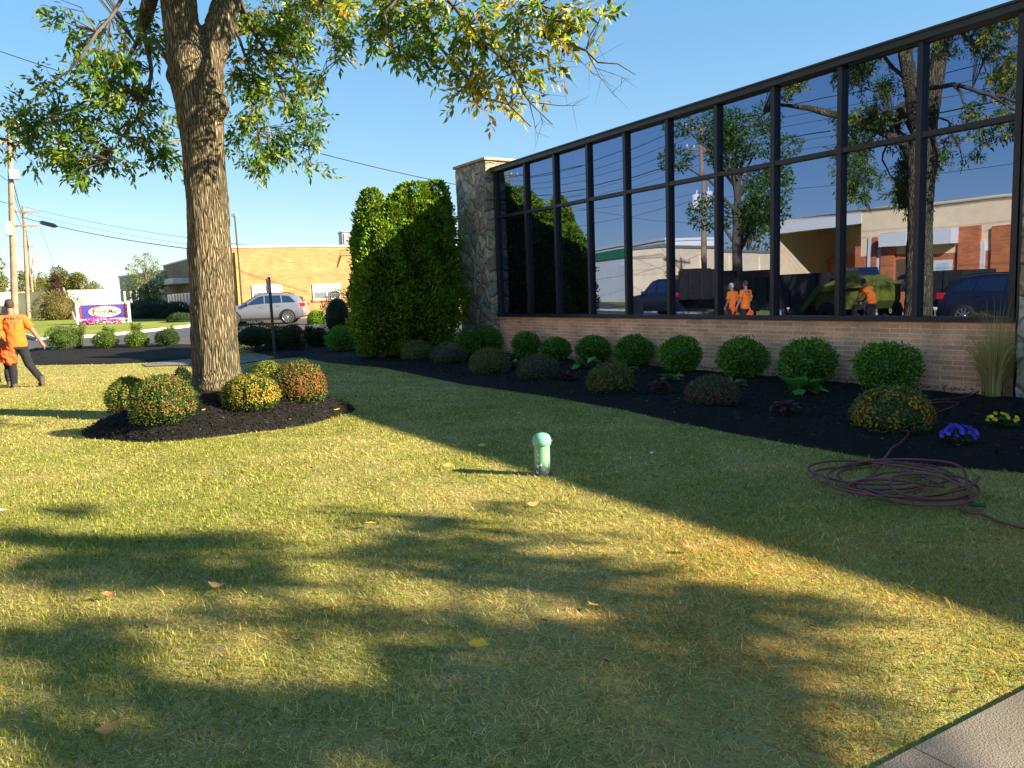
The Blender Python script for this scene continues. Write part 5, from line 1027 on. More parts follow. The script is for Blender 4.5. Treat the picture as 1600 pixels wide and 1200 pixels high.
# ------------------------------------------------------------------ vehicles
def vehicle(name, label, cat, loc, rot, paint, S, side_win, wheels, wr, screens, group=None, rails=True):
    t = thing(name, label, cat, loc, rot, group); S = [np.array(q, float) for q in S]; xs_ = [q[0] for q in S]
    def at(x): return [float(np.interp(x, xs_, [q[i] for q in S])) for i in range(6)]
    fx = sorted(set(list(np.linspace(xs_[0], xs_[-1], 44)) + xs_)); b = MB(); V = []; F = []
    for x in fx:
        _, zb, bl, w, tz, wt = at(x)
        h = [(0, zb), (w * .86, zb), (w * .985, zb + .14), (w, (zb + bl) * .52), (w * .985, bl - .03), (w * .955, bl + .02), (wt * 1.02, max(bl + .03, tz - .075)), (wt * .88, max(bl + .035, tz - .018)), (0, tz)]
        V += [(x, y, z) for y, z in h] + [(x, -y, z) for y, z in h[-2:0:-1]]
    n = 16
    for i in range(len(fx) - 1):
        for k_ in range(n): k2 = (k_ + 1) % n; F.append((i * n + k_, (i + 1) * n + k_, (i + 1) * n + k2, i * n + k2))
    b.add(V, F, 0, True); b.add(V[:n], [tuple(range(n))]); b.add(V[-n:], [tuple(range(n))[::-1]]); body = b.build('body', paint, t)
    def surf(x, k, s):
        _, zb, bl, w, tz, wt = at(x); y0, z0, y1, z1 = w * .955, bl + .02, wt * 1.02, max(bl + .03, tz - .075); return Vector((x, s * (y0 + (y1 - y0) * k + .008), z0 + (z1 - z0) * k))
    for s in (1, -1):
        for (xa, xb, xc, xd) in side_win:      # bottom front, bottom rear, top rear, top front
            b = MB(); m = 5; V = []
            for i in range(m + 1):
                V.append(surf(xa + (xb - xa) * i / m, .10, s)); V.append(surf(xd + (xc - xd) * i / m, .90, s))
            b.add(V, [(2 * i, 2 * i + 2, 2 * i + 3, 2 * i + 1) for i in range(m)]); b.build('side_window', M['car_glass'], body)
    for (xa, xb) in screens:
        b = MB(); V = []
        for i in range(5):
            x = xa + (xb - xa) * i / 4; _, zb, bl, w, tz, wt = at(x)
            V += [Vector((x, -wt * .86, tz + .012)), Vector((x, wt * .86, tz + .012))]
        b.add(V, [(2 * i, 2 * i + 1, 2 * i + 3, 2 * i + 2) for i in range(4)]); b.build('windscreen', M['car_glass'], body)
    for x in wheels:
        for s in (1, -1):
            _, zb, bl, w, tz, wt = at(x); Rm = Matrix.Rotation(-s * math.pi / 2, 4, 'X')
            ar = [(x + (wr + .07) * math.cos(a), wr + (wr + .07) * math.sin(a)) for a in np.linspace(-.35, math.pi + .35, 22)]
            MB().prism(ar, -.03, .006, 0, Matrix.Translation((0, s * w * 1.003, 0)) @ XZ).build('wheel_arch', M['black'], body)
            wh = link('wheel', None, t, (x, s * (w + .02), wr)); ty = MB().lathe([(wr * .66, -.20), (wr * .92, -.20), (wr, -.16), (wr, -.03), (wr * .93, .005), (wr * .68, .008)], 24, M=Rm); ty.build('tyre', M['rubber'], wh)
            rm = MB().lathe([(wr * .68, -.04), (wr * .69, .006), (wr * .63, -.004), (wr * .60, -.05), (.001, -.06)], 24, M=Rm); rm.lathe([(.07, -.03), (.06, -.003), (.001, 0)], 10, M=Rm)
            for k_ in range(10):
                a = k_ * .6283; rm.box((.05, -.022, -.045), (wr * .64, .022, -.006), M=Rm @ Matrix.Rotation(a, 4, 'Z'))
            rm.build('rim', M['chrome'], wh)
    x0, x1 = xs_[0], xs_[-1]; _, zb0, bl0, w0, tz0, wt0 = at(x0 + .10); _, zb1, bl1, w1, tz1, wt1 = at(x1 - .07)
    for s in (1, -1):
        MB().box((x0 + .02, min(s * w0 * .62, s * w0 * 1.0), bl0 - .10), (x0 + .30, max(s * w0 * .62, s * w0 * 1.0), bl0 + .03)).build('headlight', M['lamp'], t, bevel=.02)
        MB().box((x1 - .34, min(s * w1 * .70, s * (w1 + .035)), bl1 - .12), (x1 - .0, max(s * w1 * .70, s * (w1 + .035)), bl1 + .08)).build('tail_light', M['tail'], t, bevel=.02)
        xm = side_win[0][0] + .10; p = surf(xm, .12, s); MB().box((xm - .06, min(p.y, p.y + s * .22), p.z - .02), (xm + .09, max(p.y, p.y + s * .22), p.z + .13)).build('mirror', M['black'], t, bevel=.03)
        b = MB(); _, zb, bl, w, tz, wt = at(0); xw0, xw1 = wheels[0] + wr + .08, wheels[-1] - wr - .08; b.box((xw0, min(s * w * .98, s * (w + .012)), zb + .0), (xw1, max(s * w * .98, s * (w + .012)), zb + .14)); b.build('sill_trim', M['dark_metal'], t)
        for (xa, xb, xc, xd) in side_win[:2]:
            p = surf(xb - .16, 0, s); MB().box((xb - .25, min(p.y - .005 * s, p.y + .045 * s), p.z - .13), (xb - .06, max(p.y - .005 * s, p.y + .045 * s), p.z - .10)).build('door_handle', paint, t)
        if rails:
            _, _, _, _, tz, wt = at(.8); MB().tube([(-.1, s * wt * .88, at(-.1)[4] + .0), (.1, s * wt * .9, at(.1)[4] + .05), (1.4, s * wt * .9, at(1.4)[4] + .05), (1.6, s * wt * .88, at(1.6)[4])], .018, 6).build('roof_rail', M['black'], t)
    MB().box((x0 + .03, -w0 * .5, zb0 + .28), (x0 + .12, w0 * .5, zb0 + .46)).build('grille', M['black'], t)
    return t
SUV = [(-2.33, .36, .68, .70, .74, .62), (-2.22, .27, .80, .82, .87, .74), (-1.7, .23, .92, .90, 1.01, .82), (-1.05, .22, .98, .92, 1.10, .84), (-.95, .22, .99, .92, 1.13, .83), (-.18, .22, 1.02, .93, 1.58, .66), (.25, .22, 1.04, .93, 1.665, .64), (1.1, .22, 1.07, .93, 1.655, .63), (1.75, .25, 1.08, .91, 1.57, .61), (2.0, .30, 1.08, .90, 1.46, .62), (2.24, .36, 1.04, .86, 1.12, .70), (2.33, .44, .92, .78, .98, .70)]
SWIN = [(-.78, .22, .18, -.10), (.29, 1.12, 1.05, .25), (1.18, 1.86, 1.52, 1.12)]
q = at_px(413, 507.5, 43); q = (q[0], q[1], q[2] + .04); cyaw = -math.atan2(q[0], q[1]) * .55 - .05
suv = vehicle('parked_car', 'silver sport utility car parked beside the yellow brick building', 'car', q, cyaw, M['silver'], SUV, SWIN, (-1.42, 1.39), .365, ((-.93, -.20), (2.02, 2.22)))
def street_rot(): return ob.rotation_euler.z + math.pi
def on_street(u, off): p = W(u, off); return (p.x, p.y, gz(p.x, p.y) + .03)
car = dict(rot=street_rot())
vehicle('parked_car', 'dark car parked at the kerb, mirrored beside the near stone pillar', 'car', on_street(12.2, 15.6), street_rot() + math.pi, M['navy'], SUV, SWIN, (-1.42, 1.39), .365, ((-.93, -.20), (2.02, 2.22)))
vehicle('parked_car', 'second dark car nearer the glass, cut by the near pillar in the reflection', 'car', on_street(8.6, 13.6), street_rot() + math.pi, plain('black_car_paint', (.03, .032, .04), .3, .3, coat=.6), [(q_[0], q_[1], q_[2] * .93, q_[3], q_[4] * (.9 if q_[4] > 1.2 else .95), q_[5]) for q_ in SUV], SWIN, (-1.42, 1.39), .34, ((-.93, -.20), (2.02, 2.22)), rails=False)
TRK = [(-1.75, .50, .95, .82, 1.05, .75), (-1.6, .42, 1.05, .92, 1.16, .84), (-.75, .42, 1.15, .95, 1.25, .86), (-.65, .42, 1.16, .95, 1.30, .86), (-.15, .42, 1.18, .95, 1.85, .70), (.2, .42, 1.20, .95, 1.93, .70), (1.35, .42, 1.20, .95, 1.92, .69), (1.6, .42, 1.20, .95, 1.85, .68), (1.65, .42, 1.2, .94, 1.25, .8)]
pk = vehicle('pickup_truck', 'navy crew cab pickup with dark dump body, mirrored in the middle panes', 'truck', on_street(28.4, 16.0), street_rot(), M['navy'], TRK, [(-.50, .30, .26, -.05), (.38, 1.3, 1.25, .34)], (-1.0,), .42, ((-.62, -.17),), rails=False)
bx = MB().box((1.75, -1.05, .95), (5.3, 1.05, 1.05)); bx.box((1.75, -1.05, 1.05), (5.3, -.99, 2.25)); bx.box((1.75, .99, 1.05), (5.3, 1.05, 2.25)); bx.box((1.75, -.99, 1.05), (1.82, .99, 2.35)); bx.box((5.23, -.99, 1.05), (5.3, .99, 2.2))
bx = bx.build('dump_body', M['dark_metal'], pk)
for k_ in range(6):
    for s in (1.055, -1.115): MB().box((1.85 + k_ * .66, s, 1.0), (1.95 + k_ * .66, s + .06, 2.24)).build('rib', M['dark_metal'], bx)
for s in (1, -1):
    wh = link('wheel', None, pk, (4.2, s * .95, .42)); Rm = Matrix.Rotation(-s * math.pi / 2, 4, 'X'); MB().lathe([(.26, -.3), (.42, -.28), (.42, -.03), (.28, .01)], 22, M=Rm).build('tyre', M['rubber'], wh); MB().lathe([(.27, 0), (.2, -.06), (.08, -.02), (.001, .0)], 16, M=Rm).build('rim', M['grey'], wh)
MB().box((1.7, -.45, .5), (5.2, .45, .94)).build('chassis', M['black'], pk)
def trailer(label, u, off, l, h, cat='trailer', cols='dark_metal', name='dump_trailer'):
    t = thing(name, label, cat, on_street(u, off), street_rot()); b = MB().box((-l / 2, -1.0, .62), (l / 2, 1.0, .72)); b.box((-l / 2, -1.0, .72), (l / 2, -.94, h)); b.box((-l / 2, .94, .72), (l / 2, 1.0, h)); b.box((-l / 2, -.94, .72), (-l / 2 + .06, .94, h)); b.box((l / 2 - .06, -.94, .72), (l / 2, .94, h)); bd = b.build('body', M[cols], t)
    for k_ in range(int(l / .6)):
        for s in (1.001, -1.06): MB().box((-l / 2 + .1 + k_ * .6, s, .64), (-l / 2 + .18 + k_ * .6, s + .06, h - .02)).build('rib', M[cols], bd)
    for x in (-.45, .45):
        for s in (1, -1):
            wh = link('wheel', None, t, (x, s * .98, .38)); Rm = Matrix.Rotation(-s * math.pi / 2, 4, 'X'); MB().lathe([(.22, -.22), (.38, -.2), (.38, -.02), (.24, .01)], 20, M=Rm).build('tyre', M['rubber'], wh); MB().lathe([(.23, 0), (.15, -.05), (.001, -.02)], 14, M=Rm).build('rim', M['porcelain'], wh)
    MB().tube([(l / 2, 0, .55), (l / 2 + 1.0, 0, .5)], .05, 6).build('drawbar', M['black'], t); return t
trailer('dark dump trailer behind the pickup, mirrored left of the lime loader', 20.7, 16.2, 3.6, 1.92)
trailer('tall dark box trailer mirrored just right of the thick tree trunk', 15.0, 16.4, 1.9, 1.82, name='box_trailer')
ld = thing('compact_loader', 'lime yellow compact loader standing between the trailers, mirrored in the glass', 'loader', on_street(17.9, 15.6), street_rot())
MB().prism([(-1.2, .5), (.9, .5), (1.2, .8), (1.2, 1.35), (.6, 1.72), (-.2, 1.72), (-1.2, 1.3)], -.75, .75, 0, XZ).build('hull', M['lime'], ld, bevel=.03)
MB().prism([(-.55, 1.725), (.5, 1.725), (.4, 2.0), (-.45, 2.0)], -.6, .6, 0, XZ).build('cab', M['car_glass'], ld)
for s in (.80, -.93):
    MB().prism([(1.1, 1.3), (1.2, 1.5), (-1.0, 1.42), (-1.75, .55), (-1.62, .45), (-.9, 1.2)], -s - .13, -s, 0, XZ).build('lift_arm', M['lime'], ld)
    for x in (-.7, .7): MB().lathe([(.15, 0), (.40, .0), (.42, .05), (.42, .25), (.4, .28), (.15, .28)], 18, (x, s + (.0 if s > 0 else .14), .42), M=Matrix.Rotation(math.pi / 2, 4, 'X')).build('wheel', M['rubber'], ld)
MB().prism([(-1.65, .15), (-2.4, .12), (-2.1, .75), (-1.65, .8)], -.85, .85, 0, XZ).build('bucket', M['dark_metal'], ld)

# ------------------------------------------------------------------ people
def rings(b, L_, n=16):
    V = []; F = []
    for (cx, cy, z, rx, ry) in L_:
        V += [(cx + rx * math.cos(6.2832 * k_ / n), cy + ry * math.sin(6.2832 * k_ / n), z) for k_ in range(n)]
    for i in range(len(L_) - 1):
        for k_ in range(n): k2 = (k_ + 1) % n; F.append((i * n + k_, i * n + k2, (i + 1) * n + k2, (i + 1) * n + k_))
    b.add(V, F, 0, True); b.add(V[:n][::-1], [tuple(range(n))]); b.add(V[-n:], [tuple(range(n))]); return b
def body_part(b, name, mat, parent, voxel, it=3, wrinkle=0):
    o = remesh(b.build(name, mat, parent), voxel, it); me = o.data; me.polygons.foreach_set('use_smooth', np.ones(len(me.polygons), bool))
    if wrinkle:
        n = len(me.vertices); co = np.empty(n * 3, np.float32); me.vertices.foreach_get('co', co); co = co.reshape(-1, 3); no = np.empty(n * 3, np.float32); me.vertices.foreach_get('normal', no); no = no.reshape(-1, 3)
        w = (fbm(co[:, 0] + co[:, 1] * .6, co[:, 2] * .8 + co[:, 0] * .5, 7.0, 3) - .5) * wrinkle; co += no * w[:, None]; me.vertices.foreach_set('co', co.ravel()); me.update()
    return o
def person(label, loc, rot, J, hair, shirt_text=None, group=None, cap=None):
    t = thing('person', label, 'person', loc, rot, group); v = {k_: Vector(q_) for k_, q_ in J.items()}; b = MB()
    pel, wai, che, nec, hed = v['pelvis'], v['waist'], v['chest'], v['neck'], v['head']
    def torso(bb, g, z0=None, top=True):
        L_ = [(pel.x, pel.y, pel.z - .06, .165 + g, .12 + g), (pel.x, pel.y, pel.z + .03, .17 + g, .125 + g), (wai.x, wai.y, wai.z, .158 + g, .115 + g), ((wai.x + che.x) / 2, (wai.y + che.y) / 2, (wai.z + che.z) / 2, .175 + g, .122 + g), (che.x, che.y, che.z, .188 + g, .125 + g), (che.x, che.y, che.z + .075, .165 + g, .105 + g), (nec.x, nec.y, nec.z - .03, .085 + g, .075 + g)]
        rings(bb, L_, 20)
    torso(b, -.012)
    b.tube([nec - Vector((0, 0, .07)), nec + Vector((0, 0, .05)), hed - Vector((0, 0, .06))], [.065, .057, .055], 12)
    f = v.get('face', Vector((0, 1, 0))).normalized(); hx, hy = hed.x, hed.y
    rings(b, [(hx + f.x * .035, hy + f.y * .035, hed.z - .115, .035, .035), (hx + f.x * .025, hy + f.y * .025, hed.z - .09, .062, .066), (hx + f.x * .008, hy + f.y * .008, hed.z - .03, .074, .090), (hx, hy, hed.z + .03, .078, .098), (hx - f.x * .005, hy - f.y * .005, hed.z + .08, .068, .086), (hx - f.x * .005, hy - f.y * .005, hed.z + .113, .040, .052), (hx, hy, hed.z + .124, .012, .015)], 16)
    sd = Vector((f.y, -f.x, 0)); b.tube([hed + f * .085 + Vector((0, 0, .02)), hed + f * .105 + Vector((0, 0, -.025)), hed + f * .085 + Vector((0, 0, -.04))], [.010, .016, .012], 8)
    for s in (1, -1): b.tube([hed + sd * s * .070 + Vector((0, 0, .025)), hed + sd * s * .088 + Vector((0, 0, .012)) - f * .012, hed + sd * s * .075 + Vector((0, 0, -.03))], [.010, .017, .010], 8)
    for S_ in ('l', 'r'):
        sh_, el_, wr_ = v[S_ + '_shoulder'], v[S_ + '_elbow'], v[S_ + '_wrist']
        b.tube([che + Vector((0, 0, .05)), sh_, sh_.lerp(el_, .4), el_, el_.lerp(wr_, .3), wr_], [.07, .062, .054, .043, .044, .030], 12)
        d = (wr_ - el_).normalized(); side = d.cross(Vector((0, 1, 0))).normalized(); fw = side.cross(d).normalized()
        b.tube([wr_, wr_ + d * .045, wr_ + d * .09], [.030, .040, .036], 10)
        for k_ in range(4):
            o = fw * (k_ - 1.5) * .021; l = (.072, .085, .080, .062)[k_]; p0 = wr_ + d * .08 + o; b.tube([p0, p0 + d * l * .5 - side * .006, p0 + d * l * .85 - side * (.03 if S_ == 'r' else .045)], [.0115, .0105, .009], 7)
        p0 = wr_ + d * .03 + fw * .03; b.tube([p0, p0 + d * .035 + fw * .025, p0 + d * .065 + fw * .028], [.014, .0125, .010], 7)
        hp_, kn, an, to = v[S_ + '_hip'], v[S_ + '_knee'], v[S_ + '_ankle'], v[S_ + '_toe']
        b.tube([pel.lerp(hp_, .6), hp_ - Vector((0, 0, .05)), hp_.lerp(kn, .5), kn, kn.lerp(an, .35), an], [.09, .088, .075, .056, .056, .038], 12)
        b.tube([an + (an - to) * .15, an + Vector((0, 0, -.02)), to], [.034, .036, .028], 8)
    body = body_part(b, 'body', M['skin'], t, .0085, 2)
    b = MB(); torso(b, .012)
    for S_ in ('l', 'r'):
        sh_, el_ = v[S_ + '_shoulder'], v[S_ + '_elbow']; b.tube([che + Vector((0, 0, .05)), sh_, sh_.lerp(el_, .45), sh_.lerp(el_, .78)], [.085, .082, .080, .084], 12)
    shirt = body_part(b, 'shirt', M['shirt'], t, .012, 3, .035)
    b = MB(); rings(b, [(pel.x, pel.y, pel.z - .11, .165, .128), (pel.x, pel.y, pel.z, .176, .133), (pel.x, pel.y, pel.z + .05, .166, .124)], 18)
    for S_ in ('l', 'r'):
        hp_, kn, an = v[S_ + '_hip'], v[S_ + '_knee'], v[S_ + '_ankle']; b.tube([pel.lerp(hp_, .5) - Vector((0, 0, .02)), hp_ - Vector((0, 0, .05)), hp_.lerp(kn, .5), kn, kn.lerp(an, .5), an + Vector((0, 0, .0))], [.10, .104, .092, .078, .074, .070], 14)
    body_part(b, 'trousers', M['jeans'], t, .012, 3, .04)
    for S_ in ('l', 'r'):
        an, to = v[S_ + '_ankle'], v[S_ + '_toe']; b = MB(); hl = an + (an - to) * .35; hl.z = min(an.z, to.z + (an.z - to.z) * .8) - .045
        b.tube([an + Vector((0, 0, .08)), an, an.lerp(hl, .6)], [.056, .058, .048], 10); b.tube([hl, an.lerp(to, .4) - Vector((0, 0, .03)), to], [.042, .050, .040], 10); body_part(b, 'boot', M['boot'], t, .011, 2)
    b = MB(); hh = hed - f * .012; rings(b, [(hh.x - f.x * .03, hh.y - f.y * .03, hed.z - .04, .068, .066), (hh.x - f.x * .01, hh.y - f.y * .01, hed.z + .03, .083, .094), (hh.x, hh.y, hed.z + .085, .074, .088), (hh.x, hh.y, hed.z + .120, .044, .052), (hh.x, hh.y, hed.z + .131, .01, .012)], 16); body_part(b, 'hair', hair, t, .011, 1)
    for s in (1, -1): MB().lathe([(.001, -.011), (.009, -.006), (.011, 0), (.009, .006), (.001, .011)], 8, tuple(hed + f * .083 + sd * s * .032 + Vector((0, 0, .018)))).build('eye', M['ink'], t)
    if shirt_text:
        bv = BVHTree.FromObject(shirt, bpy.context.evaluated_depsgraph_get())
        def stick(me, nm):
            for w_ in me.vertices:
                h = bv.ray_cast(Vector((w_.co.x, -1.5, w_.co.z)), Vector((0, 1, 0)))
                w_.co.y = (h[0].y if h[0] else che.y - .15) - .006
            me.materials.clear(); me.materials.append(M['ink']); link(nm, me, t)
        me = text_mesh(shirt_text, .085, 0, .004); bm = bmesh.new(); bm.from_mesh(me); bmesh.ops.triangulate(bm, faces=bm.faces[:]); bmesh.ops.subdivide_edges(bm, edges=bm.edges[:], cuts=2); bm.to_mesh(me); bm.free()
        x_ = max(abs(w_.co.x) for w_ in me.vertices)
        for w_ in me.vertices: w_.co = Vector((che.x + w_.co.x, 0, che.z + .055 + w_.co.y - .35 * w_.co.x ** 2 * 2))
        stick(me, 'shirt_lettering'); bm = bmesh.new()
        def rect(x0, x1, z0, z1):
            k_ = 8; vs_ = [[bm.verts.new((che.x + x0 + (x1 - x0) * i / k_, 0, che.z + z)) for i in range(k_ + 1)] for z in (z0, z1)]
            for i in range(k_): bm.faces.new((vs_[0][i], vs_[0][i + 1], vs_[1][i + 1], vs_[1][i]))
        rect(-.13, .13, -.025, -.012); rect(-.12, .12, -.065, -.058); rect(-.075, -.065, -.14, -.025); rect(.03, .04, -.14, -.025); rect(-.09, -.05, -.146, -.138); rect(.015, .055, -.146, -.138); me = bpy.data.meshes.new('shirt_emblem'); bm.to_mesh(me); bm.free(); stick(me, 'shirt_emblem')
    return t
q = pick(34, 606); yaw = math.atan2(-q.x, q.y)
J1 = dict(pelvis=(0, 0, .88), waist=(-.02, .0, 1.08), chest=(-.045, .02, 1.34), neck=(-.06, .04, 1.50), head=(-.07, .06, 1.66), face=(-.35, 1, 0), r_shoulder=(.15, .02, 1.40), r_elbow=(.29, -.05, 1.14), r_wrist=(.42, -.02, .89), l_shoulder=(-.24, .03, 1.40), l_elbow=(-.31, .02, 1.12), l_wrist=(-.25, .20, .92), r_hip=(.09, 0, .84), r_knee=(.16, -.02, .47), r_ankle=(.36, -.16, .14), r_toe=(.32, .02, .045), l_hip=(-.09, 0, .84), l_knee=(-.12, .10, .46), l_ankle=(-.12, .08, .08), l_toe=(-.16, .27, .035))
person('man in an orange printed t-shirt and dark jeans walking away with cropped dark hair', (q.x, q.y, 0), yaw, J1, M['hair'], "RYAN'S")
q2 = pick(5, 603); yaw2 = math.atan2(-q2.x, q2.y)
J2 = dict(pelvis=(0, 0, .86), waist=(.0, .0, 1.05), chest=(.0, .03, 1.30), neck=(.0, .06, 1.45), head=(.02, .09, 1.60), face=(.5, 1, 0), r_shoulder=(.19, .03, 1.36), r_elbow=(.24, .02, 1.09), r_wrist=(.22, .16, .87), l_shoulder=(-.19, .03, 1.36), l_elbow=(-.27, .02, 1.08), l_wrist=(-.30, .15, .86), r_hip=(.09, 0, .82), r_knee=(.12, .05, .45), r_ankle=(.12, -.10, .08), r_toe=(.13, .09, .03), l_hip=(-.09, 0, .82), l_knee=(-.10, .14, .46), l_ankle=(-.10, .22, .08), l_toe=(-.10, .40, .03))
person('man with short grey hair in a plain orange t-shirt at the picture edge', (q2.x, q2.y, 0), yaw2, J2, M['grey_hair'])
p3 = W(15.6, 13.0); person('man in an orange shirt bending by the kerb, mirrored in front of the lime loader', (p3.x, p3.y, 0), 0.6, dict(J2, chest=(.0, .16, 1.24), neck=(.0, .26, 1.36), head=(.0, .33, 1.50), face=(0, 1, -.2), r_shoulder=(.19, .17, 1.29), l_shoulder=(-.19, .17, 1.29), r_elbow=(.24, .30, 1.05), r_wrist=(.16, .45, .86), l_elbow=(-.24, .30, 1.05), l_wrist=(-.16, .45, .86)), M['hair'])
def bundle(label, pxy, d, w, h, seed):
    p = at_depth(*pxy, d); b = MB(); L_ = []
    for i in range(9):
        t_ = i / 8; ww = w * (.30 + .9 * math.sin(math.pi * min(1, .12 + .72 * t_))); L_.append((.02 * math.sin(i + seed), .015 * math.cos(i * 1.3), -h * t_, ww * .5, ww * .32))
    rings(b, L_[::-1], 18); t = thing('cloth_bundle', label, 'clothing', (p.x, p.y, p.z), yaw); o = body_part(b, 'cloth', M['cloth'], t, .012, 1, .17); return t
bundle('crumpled orange shirt hanging from the left hand of the printed t-shirt man', (14, 538), q.y - .12, .19, .40, 1)
bundle('orange vest carried between the two men at the picture edge', (3, 528), q.y + .45, .24, .52, 4)

# ------------------------------------------------------------------ poles and wires
def pole(label, base, h, lean=(0, 0), arms=((.6, 2.2),), rot=0, transformer=None, insul=True, boxes=()):
    z = gz(base[0], base[1]); t = thing('utility_pole', label, 'pole', (base[0], base[1], z), rot); b = MB()
    b.tube([(0, 0, -.3), (lean[0] * .5, lean[1] * .5, h * .5), (lean[0], lean[1], h)], [.19, .16, .11], 12); b.build('pole', M['pole'], t)
    for dz, w in arms:
        f_ = (h - dz) / h; c0 = Vector((lean[0] * f_, lean[1] * f_, h - dz)); ar = MB().box((c0.x - w / 2, c0.y - .22, c0.z - .07), (c0.x + w / 2, c0.y - .12, c0.z + .07)); ar.tube([(c0.x - w * .3, c0.y - .16, c0.z - .06), (c0.x, c0.y - .12, c0.z - .6)], .02, 5); ar.tube([(c0.x + w * .3, c0.y - .16, c0.z - .06), (c0.x, c0.y - .12, c0.z - .6)], .02, 5); a_ = ar.build('crossarm', M['pole'], t)
        for k_ in (-.45, -.2, .2, .45): MB().lathe([(.02, .07), (.05, .1), (.035, .14), (.06, .17), (.03, .25), (.001, .26)], 8, (c0.x + k_ * w, c0.y - .17, c0.z)).build('insulator', M['porcelain'], a_)
    if transformer:
        for k_, zz in enumerate(transformer): tr = MB().lathe([(.001, -.02), (.24, 0), (.26, .05), (.26, .8), (.2, .9), (.001, .93)], 16, (.5 * (1 if k_ % 2 == 0 else -1), -.1, zz)).build('transformer', M['porcelain'], t); MB().tube([(.5 * (1 if k_ % 2 == 0 else -1), -.1, zz + .9), (.45 * (1 if k_ % 2 == 0 else -1), -.1, zz + 1.15)], .04, 8).build('bushing', M['white'], tr)
    for (dx, zz, w, hh) in boxes: MB().box((dx - w / 2, -.42, zz), (dx + w / 2, -.15, zz + hh)).build('cabinet', M['grey'], t, bevel=.02)
    return t
d1 = 46.0; p1 = at_px(22, 500, d1); s1 = PXM(d1); h1 = at_depth(10, 180, d1).z - p1[2]; lean1 = ((at_depth(10, 180, d1).x - p1[0]), 0)
pole('leaning wooden utility pole nearest the two men, tallest of the row', p1, h1, lean1, ((.5, 2.4), (1.5, 2.2)), .5, None, boxes=((.22, h1 * .45, .35, .8), (-.2, h1 * .63, .3, .5), (.75, h1 * .71, .5, .55)))
d2 = 76; p2 = at_px(45, 500, d2); h2 = at_depth(35, 321, d2).z - p2[2]; lean2 = (at_depth(35, 321, d2).x - p2[0], 0)
pole('wooden utility pole with two crossarms, second of the row', p2, h2, lean2, ((.6, 2.6), (1.9, 2.4)), .35)
d3 = 112; p3_ = at_px(55, 500, d3); h3 = at_depth(43, 378, d3).z - p3_[2]; pole('far utility pole with a pale transformer, third of the row', p3_, h3, (at_depth(43, 378, d3).x - p3_[0], 0), ((.6, 2.0),), .3, (h3 * .55,))
d4 = 140; p4 = at_px(59, 500, d4); h4 = at_depth(51, 403, d4).z - p4[2]; pole('farthest and shortest looking utility pole of the row', p4, h4, (at_depth(51, 403, d4).x - p4[0], 0), ((.6, 2.0),), .3)
def wire(label, pts, r=.012, sag=.4, extra=None):
    P_ = [Vector(q_) for q_ in pts]; out = []
    for a, c in zip(P_, P_[1:]):
        for i in range(15): t_ = i / 14; out.append(a.lerp(c, t_) - Vector((0, 0, sag * 4 * t_ * (1 - t_))))
    o = out[0]; t = thing('power_line', label, 'cable', tuple(o)); MB().tube([q_ - o for q_ in out], r, 5).build('strand', M['wire'], t); return t, o
A = lambda px, py, d: at_depth(px, py, d)
t, o = wire('thick cable with a splice case running from the second pole to the yellow brick building', [A(36, 340, d2), A(290, 388, 57), A(560, 399, 50.2)], .030, .25)
sc_ = [A(62, 347, 71.5) - o, A(66, 348, 70.8) - o, A(84, 352.5, 68.2) - o, A(90, 354, 67.4) - o]; MB().tube(sc_, [.05, .19, .19, .05], 10).build('splice_case', M['wire'], t)
wire('thin upper service wire from the second pole, passing behind the big trunk', [A(38, 323, d2), A(290, 371, 57), A(560, 392, 50.2)], .013, .2)
wire('faint middle service wire just above the spliced cable', [A(40, 333, d2), A(290, 381, 57), A(560, 396, 50.2)], .010, .2)
wire('lone overhead wire sloping down behind the crown towards the far stone pillar', [A(-60, 60, 40), A(505, 241, 44), A(760, 297, 46)], .022, .1)
t, o = wire('guy wire slanting down from the second pole to its white guard', [A(61, 350, 74), A(120, 508, 60)], .012, 0)
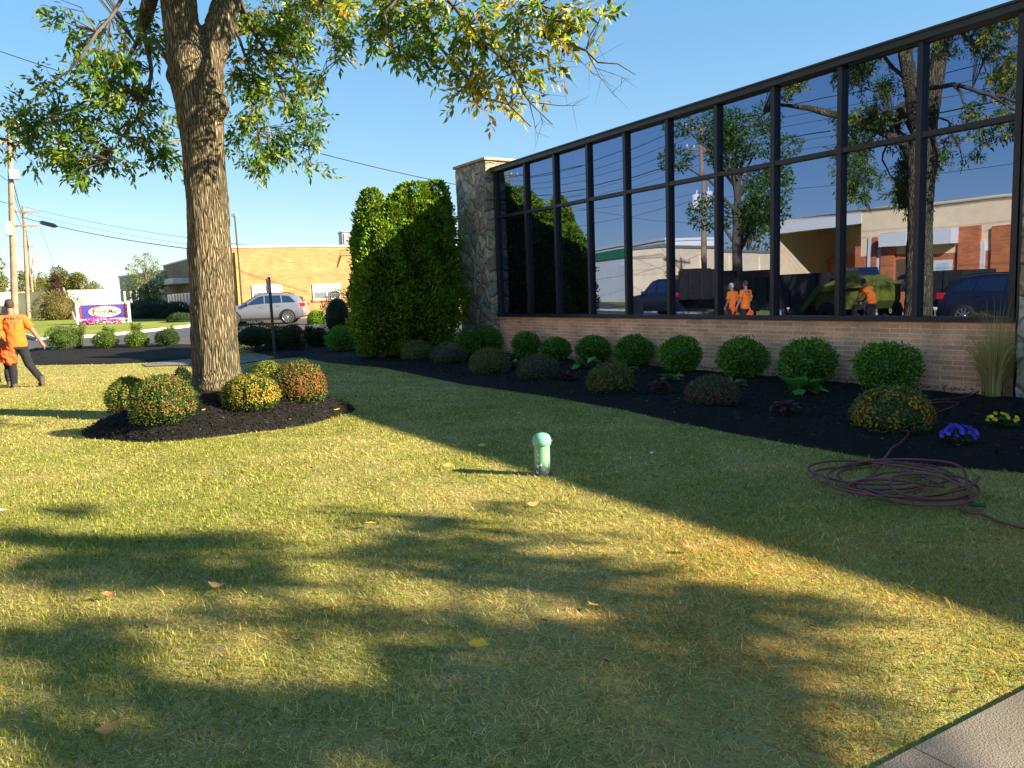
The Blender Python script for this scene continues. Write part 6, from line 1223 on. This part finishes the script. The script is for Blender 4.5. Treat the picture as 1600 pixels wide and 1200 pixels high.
MB().tube([A(99.5, 452, 64.5) - o, A(120, 508, 60) - o], .07, 8).build('guard', M['white'], t)
for k_ in range(5):
    dy = (0, 7, 15, 26, 40)[k_]; wire(('uppermost', 'second', 'middle', 'fourth', 'lowest')[k_] + ' of the wires strung between the first and second pole', [A(8 + k_ * 3, 222 + dy * 2.4, d1), A(33 + k_ * 2, 327 + dy * .8, d2), A(43 + k_, 386 + dy * .4, d3)], .014, .5)
    wire(('uppermost', 'second', 'middle', 'fourth', 'lowest')[k_] + ' of the street wires leaving the nearest pole past the frame edge', [A(8 + k_ * 3, 222 + dy * 2.4, d1), A(-70, 60 + dy * 5, 24)], .014, .3)
# the pole line on the far side of the street, mirrored in the glass
KP = 24.0
us_ = [front_at(795, 300, KP)[0], front_at(1095, 400, KP)[0] , -6.0, -45.0]; tops = []
for k_, u in enumerate(us_):
    P_ = W(u, KP); hh = 11.0; pole(['farthest mirrored utility pole above the arborvitae reflection', 'mirrored utility pole with two pale transformers', 'utility pole across the street behind the camera', 'distant utility pole across the street behind the camera'][k_], (P_.x, P_.y), hh, (0, 0), ((.4, 2.4), (1.5, 2.2)), ob.rotation_euler.z + math.pi / 2, (6.2, 6.0) if k_ == 1 else None)
zs_ = [front_at(1496, yy_, KP)[1] for yy_ in (103, 118, 131, 150, 166, 182, 252)]
for k_, z in enumerate(zs_):
    o_ = KP + (-.9, -.3, .3, .9, 0, .12, .2)[k_]; wire(('topmost', 'second', 'third', 'fourth', 'fifth', 'sixth', 'lowest')[k_] + ' of the wires along the far side of the street, mirrored across the upper panes', [W(u, o_, z + (.35 if i else .2)) for i, u in enumerate([us_[0] + 45] + us_)], (.020, .014, .014, .030, .010, .010, .012)[k_], .75)
for k_, (pa, pb) in enumerate((((800, 300), (1100, 352)), ((830, 330), (1094, 300)), ((905, 440), (1090, 398)))):
    a, c = mirror(A(*pa, 75)), mirror(A(*pb, 52)); wire(('first', 'second', 'third')[k_] + ' slack service drop crossing the mirrored warehouses', [a, c], .012, .5)
